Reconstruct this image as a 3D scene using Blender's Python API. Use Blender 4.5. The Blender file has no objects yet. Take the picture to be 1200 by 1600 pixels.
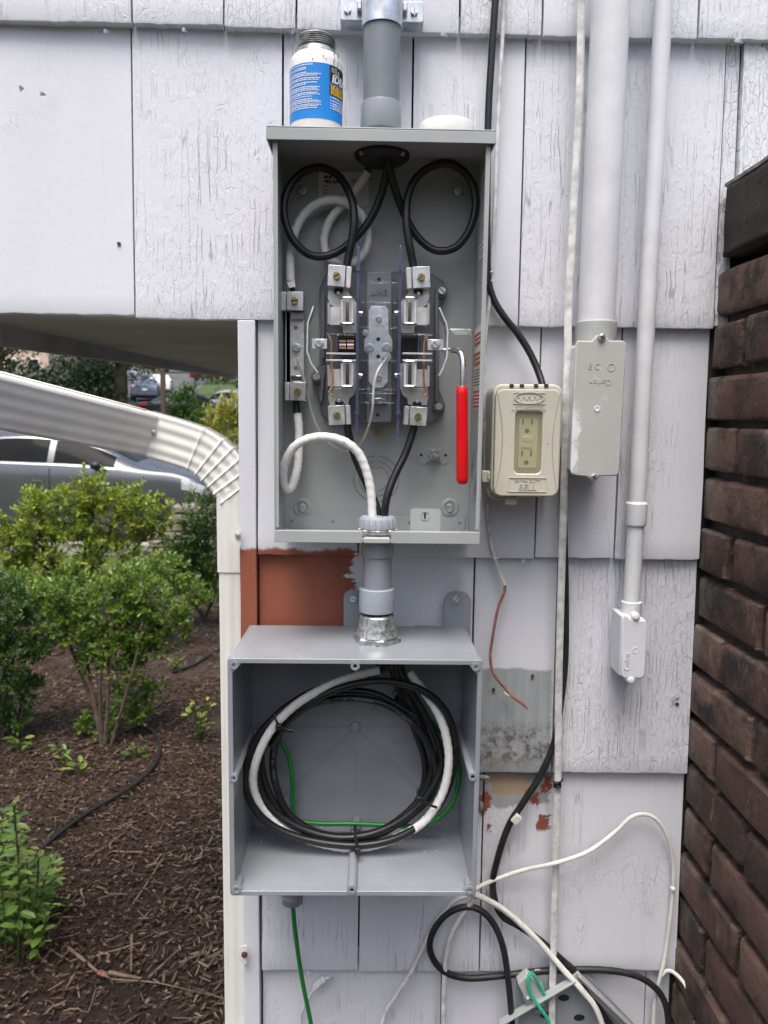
import bpy, bmesh, math, random
from math import sin, cos, pi, radians, sqrt, atan2
from mathutils import Vector, Matrix, Euler, noise as mnoise
random.seed(7)
SC = bpy.context.scene
COL = SC.collection

# ---------------------------------------------------------------- camera, sky, sun, exposure
EYE = 1.70            # camera height above the garden soil
DIST = 1.17           # camera to wall
cam_d = bpy.data.cameras.new('camera'); CAM = bpy.data.objects.new('camera', cam_d); COL.objects.link(CAM)
CAM.location = (0, -DIST, EYE)
PITCH, YAW, ROLL = 7.0, -1.0, 0.75
CAM_R = Matrix.Rotation(radians(YAW), 3, 'Z') @ Matrix.Rotation(pi/2-radians(PITCH), 3, 'X') @ Matrix.Rotation(radians(ROLL), 3, 'Z')
CAM.rotation_euler = CAM_R.to_euler()
cam_d.sensor_fit = 'VERTICAL'; cam_d.sensor_height = 36; cam_d.sensor_width = 27; cam_d.lens = 27
cam_d.clip_start = 0.02; cam_d.clip_end = 2000
cam_d.dof.use_dof = True; cam_d.dof.focus_distance = 1.1; cam_d.dof.aperture_fstop = 9
SC.camera = CAM

SUN_EL, SUN_AZ = 68, 192
w = bpy.data.worlds.new('World'); SC.world = w; w.use_nodes = True
nt = w.node_tree; bg = nt.nodes['Background']
sky = nt.nodes.new('ShaderNodeTexSky'); sky.sky_type = 'NISHITA'; sky.sun_disc = False
sky.sun_elevation = radians(SUN_EL); sky.sun_rotation = radians(SUN_AZ)
sky.air_density = 1.0; sky.dust_density = 6.0; sky.ozone_density = 0.6
nt.links.new(sky.outputs[0], bg.inputs[0]); bg.inputs[1].default_value = 0.145
sd = bpy.data.lights.new('sun', 'SUN'); sd.energy = 1.5; sd.angle = radians(34); sd.color = (1, 0.99, 0.975)
sun = bpy.data.objects.new('sun', sd); COL.objects.link(sun)
az, el = radians(SUN_AZ), radians(SUN_EL)
sun_dir = Vector((sin(az)*cos(el), cos(az)*cos(el), sin(el)))
sun.rotation_euler = sun_dir.to_track_quat('Z', 'Y').to_euler(); sun.location = (0, -4, 6)
SC.view_settings.view_transform = 'Standard'; SC.view_settings.look = 'None'
SC.view_settings.exposure = 0.76; SC.view_settings.gamma = 1
SC.view_settings.use_curve_mapping = False
SC.cycles.max_bounces = 8; SC.cycles.transparent_max_bounces = 16

# ---------------------------------------------------------------- measuring: photo pixel + distance -> point in the place
FPX = 1200.0
def ray(px, py): return CAM_R @ Vector(((px-600)/FPX, -(py-800)/FPX, -1.0))
def P(px, py, Y):
    d = ray(px, py); t = (Y+DIST)/d.y
    return Vector((d.x*t, Y, EYE+d.z*t))
def PZ(px, py, z):
    d = ray(px, py); t = (z-EYE)/d.z
    return Vector((d.x*t, -DIST+d.y*t, z))
def proj(p):
    d = CAM_R.transposed() @ (Vector(p)-CAM.location)
    if d.z > -0.05: return None
    return (600+FPX*d.x/-d.z, 800-FPX*d.y/-d.z)
def XW(px, py, Y): return P(px, py, Y).x
def ZW(px, py, Y): return P(px, py, Y).z
def pxm(Y): return (Y+DIST)/FPX      # metres per photo pixel at that distance

# ---------------------------------------------------------------- mesh builder
class MB:
    def __init__(s): s.v = []; s.f = []
    def add(s, vs, fs):
        o = len(s.v); s.v += [tuple(v) for v in vs]; s.f += [tuple(i+o for i in f) for f in fs]; return s
    def box(s, x0, x1, y0, y1, z0, z1, M=None):
        vs = [Vector((x, y, z)) for x in (x0, x1) for y in (y0, y1) for z in (z0, z1)]
        if M: vs = [M @ v for v in vs]
        return s.add(vs, [(0,1,3,2),(4,6,7,5),(0,4,5,1),(2,3,7,6),(0,2,6,4),(1,5,7,3)])
    def prism(s, poly, y0, y1, M=None):          # poly: (x, z) points, extruded along y
        n = len(poly)
        vs = [Vector((p[0], y0, p[1])) for p in poly]+[Vector((p[0], y1, p[1])) for p in poly]
        if M: vs = [M @ v for v in vs]
        return s.add(vs, [tuple(range(n)), tuple(range(2*n-1, n-1, -1))]+[(i, i+n, (i+1) % n+n, (i+1) % n) for i in range(n)])
    def frame(s, outer, inner, y0, y1):           # ring between two polys of the same count
        n = len(outer)
        vs = [(p[0], y0, p[1]) for p in outer]+[(p[0], y0, p[1]) for p in inner]+[(p[0], y1, p[1]) for p in outer]+[(p[0], y1, p[1]) for p in inner]
        fs = []
        for i in range(n):
            j = (i+1) % n
            fs += [(i, i+n, j+n, j), (i+2*n, j+2*n, j+3*n, i+3*n), (i, j, j+2*n, i+2*n), (i+n, i+3*n, j+3*n, j+n)]
        return s.add(vs, fs)
    def lathe(s, prof, org, axis=(0,0,1), n=28, caps=True):   # prof: (r, h)
        A = Vector(axis).normalized(); U = A.orthogonal().normalized(); V = A.cross(U); O = Vector(org)
        vs = []; fs = []
        for r, h in prof:
            for k in range(n):
                a = 2*pi*k/n; vs.append(O+A*h+(U*cos(a)+V*sin(a))*r)
        for i in range(len(prof)-1):
            for k in range(n):
                k2 = (k+1) % n; fs.append((i*n+k, i*n+k2, (i+1)*n+k2, (i+1)*n+k))
        if caps: fs += [tuple(range(n-1, -1, -1)), tuple(range((len(prof)-1)*n, len(prof)*n))]
        return s.add(vs, fs)
    def cyl(s, a, b, r, n=20, r2=None):
        a = Vector(a); b = Vector(b)
        return s.lathe([(r, 0), (r if r2 is None else r2, (b-a).length)], a, b-a, n)
    def tube(s, pts, r, n=10, wrap=0, caps=True, flat=None):
        pts = [Vector(p) for p in pts]; m = len(pts)
        T = [(pts[min(i+1, m-1)]-pts[max(i-1, 0)]).normalized() for i in range(m)]
        U = T[0].orthogonal().normalized(); vs = []; fs = []; L = 0
        if flat: U = (Vector(flat)-T[0]*Vector(flat).dot(T[0])).normalized()
        for i in range(m):
            if i: L += (pts[i]-pts[i-1]).length
            U = (U-T[i]*U.dot(T[i])).normalized(); V = T[i].cross(U)
            rr = r[i] if isinstance(r, (list, tuple)) else r
            for k in range(n):
                a = 2*pi*k/n; q = rr
                if wrap:
                    ph = (L/wrap+a/(2*pi)) % 1.0; q = rr*(0.93+0.13*ph)
                if flat: vs.append(pts[i]+U*cos(a)*rr+V*sin(a)*rr*0.35)
                else: vs.append(pts[i]+(U*cos(a)+V*sin(a))*q)
        for i in range(m-1):
            for k in range(n):
                k2 = (k+1) % n; fs.append((i*n+k, i*n+k2, (i+1)*n+k2, (i+1)*n+k))
        if caps: fs += [tuple(range(n-1, -1, -1)), tuple(range((m-1)*n, m*n))]
        return s.add(vs, fs)
    def sphere(s, c, r, n=12, sc=(1,1,1)):
        prof = [(max(1e-4, r*sin(pi*i/n)), -r*cos(pi*i/n)) for i in range(n+1)]
        o = len(s.v); s.lathe(prof, (0,0,0), (0,0,1), n*2, False)
        s.v[o:] = [(c[0]+v[0]*sc[0], c[1]+v[1]*sc[1], c[2]+v[2]*sc[2]) for v in s.v[o:]]
        return s
    def mesh(s, name, mat, smooth=35):
        me = bpy.data.meshes.new(name); me.from_pydata(s.v, [], s.f)
        bm = bmesh.new(); bm.from_mesh(me); bmesh.ops.recalc_face_normals(bm, faces=bm.faces); bm.to_mesh(me); bm.free()
        if mat: me.materials.append(mat)
        if smooth:
            me.polygons.foreach_set('use_smooth', [True]*len(me.polygons)); me.set_sharp_from_angle(angle=radians(smooth))
        return me
    def build(s, name, mat, parent=None, bevel=0, smooth=35, seg=2):
        return link(name, s.mesh(name, mat, smooth), parent, bevel, seg)

def link(name, me, parent=None, bevel=0, seg=2, loc=None, rot=None):
    o = bpy.data.objects.new(name, me); COL.objects.link(o)
    if loc is not None: o.location = loc
    if rot is not None: o.rotation_euler = rot
    if parent: adopt(o, parent)
    if bevel:
        b = o.modifiers.new('bevel', 'BEVEL'); b.width = bevel; b.segments = seg; b.limit_method = 'ANGLE'; b.angle_limit = radians(40)
    return o
WLOC = {}
def wloc(o): return WLOC.get(o.name, Vector((0,0,0)))
def adopt(o, parent):
    o.parent = parent; o.matrix_parent_inverse = Matrix.Translation(-wloc(parent))
def tag(o, label, cat, group=None):
    o['label'] = label; o['category'] = cat
    if group: o['group'] = group
    return o
def thing(name, label, cat, loc, group=None):
    o = bpy.data.objects.new(name, None); COL.objects.link(o); o.location = loc; o.empty_display_size = 0.05
    WLOC[o.name] = Vector(loc)
    return tag(o, label, cat, group)
def kind(o, k): o['kind'] = k; return o
def spline(pts, step=0.004):                     # Catmull-Rom, evenly sampled
    p = [Vector(q) for q in pts]; p = [p[0]*2-p[1]]+p+[p[-1]*2-p[-2]]; raw = []
    for i in range(1, len(p)-2):
        a, b, c, d = p[i-1], p[i], p[i+1], p[i+2]
        for k in range(24):
            t = k/24; raw.append(0.5*((2*b)+(c-a)*t+(2*a-5*b+4*c-d)*t*t+(3*b-a-3*c+d)*t*t*t))
    raw.append(p[-2]); out = [raw[0]]; acc = 0
    for i in range(1, len(raw)):
        acc += (raw[i]-raw[i-1]).length
        if acc >= step: out.append(raw[i]); acc = 0
    if (out[-1]-raw[-1]).length > 1e-5: out.append(raw[-1])
    return out
def path(pp, Y=None, step=0.004):                # list of (px, py[, Y]) -> smooth 3-D path
    return spline([P(q[0], q[1], q[2] if len(q) > 2 else Y) for q in pp], step)
def rrect(cx, cz, w, h, r, n=5):
    out = []
    for sx, sz, a0 in ((1, 1, 0), (-1, 1, 90), (-1, -1, 180), (1, -1, 270)):
        for k in range(n+1):
            a = radians(a0+90*k/n); out.append((cx+sx*(w/2-r)+r*cos(a), cz+sz*(h/2-r)+r*sin(a)))
    return out
def circle(cx, cz, r, n=24): return [(cx+r*cos(2*pi*k/n), cz+r*sin(2*pi*k/n)) for k in range(n)]
def text_mesh(s, size, extrude=0.0006, bold=0, shear=0):
    cu = bpy.data.curves.new('lettering', 'FONT'); cu.body = s; cu.size = size; cu.extrude = extrude
    cu.align_x = 'CENTER'; cu.align_y = 'CENTER'; cu.offset = bold; cu.shear = shear; cu.resolution_u = 3
    o = bpy.data.objects.new('lettering', cu); COL.objects.link(o)
    bpy.context.view_layer.update()
    me = bpy.data.meshes.new_from_object(o.evaluated_get(bpy.context.evaluated_depsgraph_get()))
    bpy.data.objects.remove(o); bpy.data.curves.remove(cu); me.name = 'lettering'
    return me
def lettering(s, size, loc, parent, mat, extrude=0.0006, rot=(pi/2, 0, 0), name='lettering', bold=0, shear=0):
    me = text_mesh(s, size, extrude, bold, shear); me.materials.clear(); me.materials.append(mat)
    return link(name, me, parent, loc=loc, rot=rot)
# ---------------------------------------------------------------- procedural materials
class G:
    def __init__(s, name):
        s.m = bpy.data.materials.new(name); s.m.use_nodes = True; s.t = s.m.node_tree
        s.b = s.t.nodes['Principled BSDF']; s.tc = None
    def n(s, typ, **k):
        o = s.t.nodes.new('ShaderNode'+typ)
        for a, v in k.items(): setattr(o, a, v)
        return o
    def l(s, a, b): s.t.links.new(a, b)
    def set(s, sock, v):
        if hasattr(v, 'is_linked') or isinstance(v, bpy.types.NodeSocket): s.l(v, sock)
        elif isinstance(v, (tuple, list)) and len(v) == 3 and sock.type == 'RGBA': sock.default_value = (*v, 1)
        else: sock.default_value = v
    def co(s):
        if not s.tc: s.tc = s.n('TexCoord')
        return s.tc.outputs['Object']
    def map(s, v, scale=(1,1,1), loc=(0,0,0), rot=(0,0,0)):
        o = s.n('Mapping'); s.l(v, o.inputs[0]); o.inputs['Scale'].default_value = scale
        s.set(o.inputs['Location'], loc); o.inputs['Rotation'].default_value = rot; return o.outputs[0]
    def sep(s, v): o = s.n('SeparateXYZ'); s.l(v, o.inputs[0]); return o.outputs
    def math(s, op, a, b=0.0, c=None, clamp=False):
        o = s.n('Math', operation=op, use_clamp=clamp); s.set(o.inputs[0], a); s.set(o.inputs[1], b)
        if c is not None: s.set(o.inputs[2], c)
        return o.outputs[0]
    def vadd(s, a, b): o = s.n('VectorMath', operation='ADD'); s.set(o.inputs[0], a); s.set(o.inputs[1], b); return o.outputs[0]
    def vmul(s, a, b): o = s.n('VectorMath', operation='MULTIPLY'); s.set(o.inputs[0], a); s.set(o.inputs[1], b); return o.outputs[0]
    def noise(s, v, scale, detail=4, rough=0.6, dist=0.0, out=0):
        o = s.n('TexNoise'); s.l(v, o.inputs['Vector']); o.inputs['Scale'].default_value = scale
        o.inputs['Detail'].default_value = detail; o.inputs['Roughness'].default_value = rough; o.inputs['Distortion'].default_value = dist
        return o.outputs[out]
    def voro(s, v, scale, feature='DISTANCE_TO_EDGE', rnd=1.0):
        o = s.n('TexVoronoi', feature=feature); s.l(v, o.inputs['Vector']); o.inputs['Scale'].default_value = scale
        o.inputs['Randomness'].default_value = rnd; return o.outputs[0]
    def ramp(s, f, *stops):
        o = s.n('ValToRGB'); s.l(f, o.inputs[0]); e = o.color_ramp.elements
        while len(e) < len(stops): e.new(0.5)
        for k, (p, c) in enumerate(stops):
            e[k].position = p; e[k].color = (*c, 1) if isinstance(c, (tuple, list)) else (c, c, c, 1)
        return o.outputs[0]
    def step(s, v, a, b):
        o = s.n('MapRange', interpolation_type='SMOOTHSTEP'); s.set(o.inputs[0], v); o.inputs[1].default_value = a; o.inputs[2].default_value = b
        return o.outputs[0]
    def mix(s, f, a, b, blend='MIX'):
        o = s.n('Mix', data_type='RGBA', blend_type=blend); s.set(o.inputs[0], f); s.set(o.inputs[6], a); s.set(o.inputs[7], b); return o.outputs[2]
    def bump(s, h, strength=0.3, dist=0.002, prev=None):
        o = s.n('Bump'); s.l(h, o.inputs['Height']); o.inputs['Strength'].default_value = strength; o.inputs['Distance'].default_value = dist
        if prev: s.l(prev, o.inputs['Normal'])
        return o.outputs[0]
    def rand(s): return s.n('ObjectInfo').outputs['Random']
    def island(s): return s.n('NewGeometry').outputs['Random Per Island']
    def out(s, col=None, rough=None, metal=None, normal=None, **k):
        if col is not None: s.set(s.b.inputs['Base Color'], col)
        if rough is not None: s.set(s.b.inputs['Roughness'], rough)
        if metal is not None: s.set(s.b.inputs['Metallic'], metal)
        if normal is not None: s.l(normal, s.b.inputs['Normal'])
        for a, v in k.items(): s.set(s.b.inputs[a.replace('_', ' ')], v)
        return s.m
def simple(name, c, rough=0.5, metal=0.0, var=0.08, vs=25, bump=0.0, bs=120, dirt=0.0, spec=0.5):
    g = G(name); v = g.co(); n = g.noise(v, vs, 5)
    dark = tuple(x*(1-var*2) for x in c); lite = tuple(min(1, x*(1+var)) for x in c)
    col = g.ramp(n, (0.3, dark), (0.7, lite))
    if dirt:
        d = g.step(g.noise(v, vs*0.6, 8, 0.75), 0.56, 0.75); col = g.mix(g.math('MULTIPLY', d, dirt), col, (0.12, 0.11, 0.09))
    nr = g.bump(g.noise(v, bs, 3), bump, 0.0008) if bump else None
    ro = g.math('ADD', g.math('MULTIPLY', g.math('SUBTRACT', n, 0.5), 0.25), rough, clamp=True)
    return g.out(col, ro, metal, nr, Specular_IOR_Level=spec)

PAINT = (0.635, 0.655, 0.71)
def wood_paint(name, crack_lo, crack_hi, peel=0.0):
    g = G(name); v = g.co(); r = g.rand()
    off = g.n('CombineXYZ'); g.set(off.inputs[0], g.math('MULTIPLY', r, 37.0)); g.set(off.inputs[2], g.math('MULTIPLY', r, 11.0))
    vo = g.vadd(v, off.outputs[0])
    wob = g.vmul(g.noise(vo, 30, 3, out=1), (0.007, 0, 0.02))
    vw = g.vadd(vo, wob)
    # long vertical checks in the paint film, and short cross breaks
    c1 = g.step(g.voro(g.map(vw, (1, 0.05, 0.028)), 80), 0.0, 0.030)
    c2 = g.step(g.voro(g.map(vw, (1, 0.05, 0.35)), 105), 0.0, 0.026)
    zone = g.step(g.noise(g.map(vo, (1, 0.2, 0.35)), 3.6, 4, 0.65), crack_lo, crack_hi)
    zone2 = g.step(g.noise(g.map(vo, (1.2, 0.2, 0.6)), 7, 4, 0.65), crack_lo+0.06, crack_hi+0.08)
    XX, YY, ZZ = g.sep(v); edge = g.math('MULTIPLY', g.step(XX, 0.40, 0.50), g.math('MULTIPLY', g.step(ZZ, 1.08, 1.16), g.math('SUBTRACT', 1.0, g.step(ZZ, 1.475, 1.486))))
    zone = g.math('MAXIMUM', zone, g.math('MULTIPLY', edge, 0.8)); zone2 = g.math('MAXIMUM', zone2, g.math('MULTIPLY', edge, 0.9))
    part = g.step(g.noise(vw, 24, 2), 0.42, 0.6)
    k1 = g.math('MULTIPLY', g.math('MULTIPLY', g.math('SUBTRACT', 1.0, c1), zone), part)
    k2 = g.math('MULTIPLY', g.math('SUBTRACT', 1.0, c2), zone2)
    crack = g.math('MAXIMUM', k1, g.math('MULTIPLY', k2, 0.7))
    grain = g.noise(g.map(vo, (1, 1, 0.03)), 210, 4, 0.65)
    tone = g.noise(g.map(vo, (1, 0.3, 0.35)), 6, 4)
    col = g.mix(tone, tuple(x*0.90 for x in PAINT), tuple(min(1, x*1.06) for x in PAINT))
    streak = g.step(g.noise(g.map(vo, (1, 0.2, 0.02)), 55, 4, 0.7), 0.60, 0.82)
    col = g.mix(g.math('MULTIPLY', streak, 0.30), col, (0.42, 0.40, 0.38))
    blot = g.step(g.noise(vo, 9, 6, 0.7), 0.60, 0.78)
    col = g.mix(g.math('MULTIPLY', blot, 0.22), col, (0.46, 0.44, 0.44))
    col = g.mix(g.math('MULTIPLY', g.math('MULTIPLY', crack, g.math('ADD', 0.35, g.noise(vo, 11, 2))), 0.68), col, (0.24, 0.235, 0.24))
    speck = g.step(g.noise(vo, 190, 2), 0.74, 0.80)
    col = g.mix(g.math('MULTIPLY', speck, 0.25), col, (0.25, 0.24, 0.23))
    if peel:
        ps = g.step(g.noise(g.map(vw, (1, 1, 0.45)), 16, 6, 0.7), 0.60-peel, 0.61-peel)
        wood = g.mix(g.noise(g.map(vo, (1, 1, 0.04)), 130, 5), (0.20, 0.19, 0.18), (0.46, 0.45, 0.44))
        col = g.mix(ps, col, wood)
    # old repaint history: a terracotta field, a bare grey field, worn edges
    X, Y, Z = g.sep(v)
    n1 = g.math('SUBTRACT', g.noise(g.map(v, (1, 1, 1)), 16, 9, 0.72), 0.5); n2 = g.math('SUBTRACT', g.noise(g.map(v, (0.25, 1, 1.6)), 70, 4, 0.65), 0.5)
    def inside(x0, x1, z0, z1, wx, wz, soft=0.003):
        ex = g.math('ADD', X, g.math('ADD', g.math('MULTIPLY', n1, wx), g.math('MULTIPLY', n2, wx*0.9)))
        ez = g.math('ADD', Z, g.math('MULTIPLY', n1, wz))
        a = g.math('MULTIPLY', g.step(ex, x0-soft, x0+soft), g.math('SUBTRACT', 1.0, g.step(ex, x1-soft, x1+soft)))
        b = g.math('MULTIPLY', g.step(ez, z0-soft, z0+soft), g.math('SUBTRACT', 1.0, g.step(ez, z1-soft, z1+soft)))
        return g.math('MULTIPLY', a, b)
    tone_r = g.mix(g.noise(v, 28, 5), (0.235, 0.072, 0.043), (0.30, 0.098, 0.060))
    tone_r = g.mix(g.step(g.noise(v, 160, 3), 0.69, 0.76), tone_r, (0.52, 0.40, 0.36))
    col = g.mix(inside(XW(300,900,0), XW(550,900,0), ZW(500,1180,0), ZW(500,858,0), 0.075, 0.03), col, tone_r)
    bare = g.mix(g.noise(g.map(v, (1, 1, 0.04)), 140, 5, 0.7), (0.20, 0.22, 0.23), (0.40, 0.43, 0.45))
    rust = g.step(g.noise(v, 22, 4), 0.58, 0.75); bare = g.mix(g.math('MULTIPLY', rust, 0.5), bare, (0.24, 0.19, 0.13))
    zdirt = g.math('SUBTRACT', 1.0, g.step(g.math('ABSOLUTE', g.math('SUBTRACT', Z, ZW(800,1165,0))), 0.012, 0.05))
    dn = g.step(g.noise(v, 60, 8, 0.8), 0.44, 0.60)
    bare = g.mix(g.math('MULTIPLY', g.math('MULTIPLY', zdirt, dn), 0.9), bare, (0.085, 0.07, 0.055))
    col = g.mix(inside(XW(735,1100,0), XW(863,1100,0), ZW(800,1216,0), ZW(800,1048,0), 0.012, 0.02), col, bare)
    col = g.mix(inside(XW(700,1250,0), XW(862,1250,0), ZW(800,1262,0), ZW(800,1212,0), 0.07, 0.06), col, g.mix(0.45, bare, (0.34, 0.33, 0.32)))
    redp = g.math('MULTIPLY', inside(XW(752,1250,0), XW(862,1250,0), ZW(800,1306,0), ZW(800,1222,0), 0.05, 0.05), g.step(g.noise(v, 26, 5, 0.6), 0.53, 0.57))
    col = g.mix(redp, col, (0.24, 0.075, 0.05))
    tip = g.math('MULTIPLY', inside(XW(768,1215,0), XW(828,1215,0), ZW(800,1245,0), ZW(800,1212,0), 0.03, 0.03), 0.8)
    col = g.mix(tip, col, (0.35, 0.25, 0.15))
    isl = g.noise(g.map(vw, (1, 0.3, 0.4)), 120, 2); flake = g.math('MULTIPLY', g.step(isl, 0.50, 0.53), g.math('MAXIMUM', zone2, g.math('MULTIPLY', zone, 0.6)))
    h = g.math('SUBTRACT', g.math('ADD', g.math('ADD', g.math('MULTIPLY', flake, 0.7), g.math('MULTIPLY', grain, 0.25)), g.math('MULTIPLY', g.noise(vo, 70, 5, 0.6), 0.55)), g.math('MULTIPLY', crack, 1.2))
    nr = g.bump(h, 0.55, 0.0016)
    return g.out(col, 0.55, 0, nr, Specular_IOR_Level=0.35)

M = {}
M['wood'] = wood_paint('painted_shingle', 0.43, 0.60)
M['wood_worn'] = wood_paint('painted_shingle_worn', 0.34, 0.54)
M['wood_peel'] = wood_paint('painted_shingle_peeling', 0.20, 0.34, 0.04)
M['wood_smooth'] = wood_paint('painted_shingle_smooth', 0.52, 0.72)
M['backing'] = simple('old_backing', (0.05, 0.045, 0.04), 0.9)
M['soffit'] = simple('soffit_paint', (0.46, 0.47, 0.41), 0.7, var=0.12, vs=5, bump=0.2, bs=60, dirt=0.2)
M['fascia'] = simple('fascia_paint', (0.34, 0.35, 0.35), 0.6, var=0.15, vs=8, dirt=0.4)
M['pipe_paint'] = simple('painted_conduit', (0.65, 0.665, 0.70), 0.45, var=0.05, vs=18, bump=0.45, bs=55, dirt=0.10)
M['cable_paint'] = simple('painted_cable', (0.62, 0.62, 0.62), 0.5, var=0.18, vs=60, bump=0.4, bs=200, dirt=0.65)
M['spout'] = simple('downspout_enamel', (0.74, 0.745, 0.71), 0.42, var=0.05, vs=7, bump=0.06, bs=25, dirt=0.14)
M['spout_old'] = simple('downspout_old_enamel', (0.76, 0.745, 0.70), 0.5, var=0.08, vs=7, bump=0.06, bs=25, dirt=0.25)
M['steel_grey'] = simple('grey_enamelled_steel', (0.36, 0.385, 0.385), 0.40, var=0.05, vs=9, bump=0.06, bs=320, dirt=0.22)
M['pvc'] = simple('grey_pvc', (0.258, 0.282, 0.312), 0.23, var=0.06, vs=10, bump=0.03, bs=180, dirt=0.14)
M['pvc_lite'] = simple('pale_grey_pvc', (0.36, 0.40, 0.455), 0.28, var=0.03, vs=14, dirt=0.03)
M['pvc_pipe'] = simple('grey_pvc_pipe', (0.20, 0.225, 0.25), 0.42, var=0.10, vs=9, dirt=0.12)
M['block'] = simple('dark_grey_phenolic', (0.135, 0.148, 0.163), 0.42, var=0.06, bump=0.06)
M['alu'] = simple('aluminium_lug', (0.66, 0.67, 0.68), 0.36, 0.7, var=0.12, vs=70, bump=0.10, bs=500, dirt=0.15)
M['tin'] = simple('tin_plate', (0.74, 0.74, 0.73), 0.36, 0.55, var=0.10, vs=50, dirt=0.08)
M['zinc'] = simple('zinc_plated_steel', (0.62, 0.65, 0.68), 0.32, 0.8, var=0.15, vs=60)
M['zincplate'] = simple('bright_zinc_plate', (0.76, 0.78, 0.80), 0.38, 0.6, var=0.10, vs=90)
M['galv'] = simple('galvanised_casting', (0.50, 0.52, 0.52), 0.42, 0.8, var=0.35, vs=170, bump=0.5, bs=260)
M['brass'] = simple('brass_screw', (0.42, 0.33, 0.17), 0.35, 0.9, var=0.15, vs=120)
M['copper'] = simple('copper', (0.62, 0.33, 0.20), 0.35, 0.8, var=0.15, vs=120)
M['dark'] = simple('dark_recess', (0.015, 0.015, 0.016), 0.7)
M['black'] = simple('black_cable_jacket', (0.012, 0.0125, 0.014), 0.38, var=0.2, vs=60)
M['blackw'] = simple('black_weathered_jacket', (0.016, 0.017, 0.019), 0.5, var=0.3, vs=60, dirt=0.12)
M['print'] = simple('jacket_print', (0.17, 0.17, 0.17), 0.6)
M['white'] = simple('white_tape', (0.76, 0.76, 0.75), 0.36, var=0.04, vs=60, dirt=0.05)
M['whitejk'] = simple('white_cable_jacket', (0.70, 0.69, 0.65), 0.45, var=0.08, vs=50, dirt=0.25)
M['greywire'] = simple('pale_grey_wire', (0.52, 0.51, 0.47), 0.5, dirt=0.1)
M['green'] = simple('green_insulation', (0.012, 0.20, 0.035), 0.32, var=0.08)
M['teal'] = simple('teal_green_insulation', (0.04, 0.42, 0.26), 0.35, var=0.08)
M['redgrip'] = simple('red_vinyl_grip', (0.62, 0.008, 0.012), 0.16, var=0.03)
M['redcable'] = simple('old_red_cable', (0.29, 0.12, 0.09), 0.6, var=0.35, vs=90, dirt=0.6)
M['chrome'] = simple('bright_steel_rod', (0.72, 0.73, 0.75), 0.16, 1.0, var=0.06)
M['beige'] = simple('beige_weatherproof_plastic', (0.53, 0.52, 0.43), 0.45, var=0.05, vs=10, bump=0.05, bs=220, dirt=0.08)
M['beige_letter_shade'] = simple('beige_relief_shade', (0.45, 0.44, 0.355), 0.5)  # cover plastic darkened: shading of the raised letters put into their colour
M['ivory'] = simple('ivory_receptacle', (0.84, 0.82, 0.68), 0.4, var=0.04)
M['lbcover'] = simple('chalky_grey_cover', (0.40, 0.42, 0.40), 0.6, var=0.06, vs=20, bump=0.1)
M['paper'] = simple('label_paper', (0.68, 0.69, 0.66), 0.5, var=0.03)
M['ink'] = simple('label_ink', (0.02, 0.02, 0.022), 0.6)
M['orange'] = simple('warning_orange', (0.45, 0.10, 0.035), 0.5)
M['warnred'] = simple('warning_red', (0.55, 0.06, 0.07), 0.5)
M['plastic_w'] = simple('white_bottle_plastic', (0.74, 0.74, 0.72), 0.35, var=0.04, vs=40, dirt=0.12)
M['blue'] = simple('blue_label', (0.006, 0.225, 0.68), 0.34, var=0.03)
M['yellow'] = simple('yellow_print', (0.72, 0.45, 0.03), 0.5)
M['whitep'] = simple('white_print', (0.80, 0.80, 0.80), 0.5)
M['paste'] = simple('grey_paste_smear', (0.36, 0.37, 0.37), 0.36, 0.6, var=0.35, vs=80, bump=0.5, bs=120)
M['rust'] = simple('rusty_screw', (0.12, 0.03, 0.02), 0.8, var=0.3, bump=0.4)
# chalky patches on the LB cover
def lb_mat():
    g = G('chalked_conduit_cover'); v = g.co(); X, Y, Z = g.sep(v)
    n = g.noise(v, 22, 7, 0.72); base = g.mix(g.noise(v, 9, 4), (0.36, 0.375, 0.355), (0.45, 0.465, 0.44))
    xl = XW(905, 640, -0.09)
    left = g.math('SUBTRACT', 1.0, g.step(g.math('ADD', X, g.math('MULTIPLY', g.math('SUBTRACT', n, 0.5), 0.07)), xl-0.006, xl+0.002))
    lowz = g.math('SUBTRACT', 1.0, g.step(Z, ZW(930, 640, -0.09)-0.02, ZW(930, 640, -0.09)+0.02))
    col = g.mix(g.math('MULTIPLY', left, lowz), base, (0.70, 0.71, 0.72))
    col = g.mix(g.math('MULTIPLY', g.step(g.noise(v, 30, 8, 0.75), 0.55, 0.68), 0.55), col, (0.66, 0.69, 0.69))
    return g.out(col, 0.6, 0, g.bump(g.noise(v, 90, 4), 0.15, 0.001))
M['lb'] = lb_mat()
def clear(name, tint, mixf=0.12, rough=0.08, df_c=(0.55, 0.58, 0.68)):
    g = G(name); t = g.n('BsdfTransparent'); t.inputs[0].default_value = (*tint, 1)
    gl = g.n('BsdfGlossy'); gl.inputs['Roughness'].default_value = rough; gl.inputs[0].default_value = (0.9, 0.9, 0.95, 1)
    fr = g.n('Fresnel'); fr.inputs[0].default_value = 1.5
    mx = g.n('MixShader'); g.l(g.math('MULTIPLY', g.math('ADD', fr.outputs[0], mixf*0.2, clamp=True), 0.45), mx.inputs[0]); g.l(t.outputs[0], mx.inputs[1]); g.l(gl.outputs[0], mx.inputs[2])
    df = g.n('BsdfDiffuse'); df.inputs[0].default_value = (*df_c, 1)
    m2 = g.n('MixShader'); m2.inputs[0].default_value = mixf; g.l(mx.outputs[0], m2.inputs[1]); g.l(df.outputs[0], m2.inputs[2])
    o = g.t.nodes['Material Output']; g.l(m2.outputs[0], o.inputs[0]); return g.m
M['clear'] = clear('clear_polycarbonate', (0.97, 0.975, 0.985), 0.012, 0.04)
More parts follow.
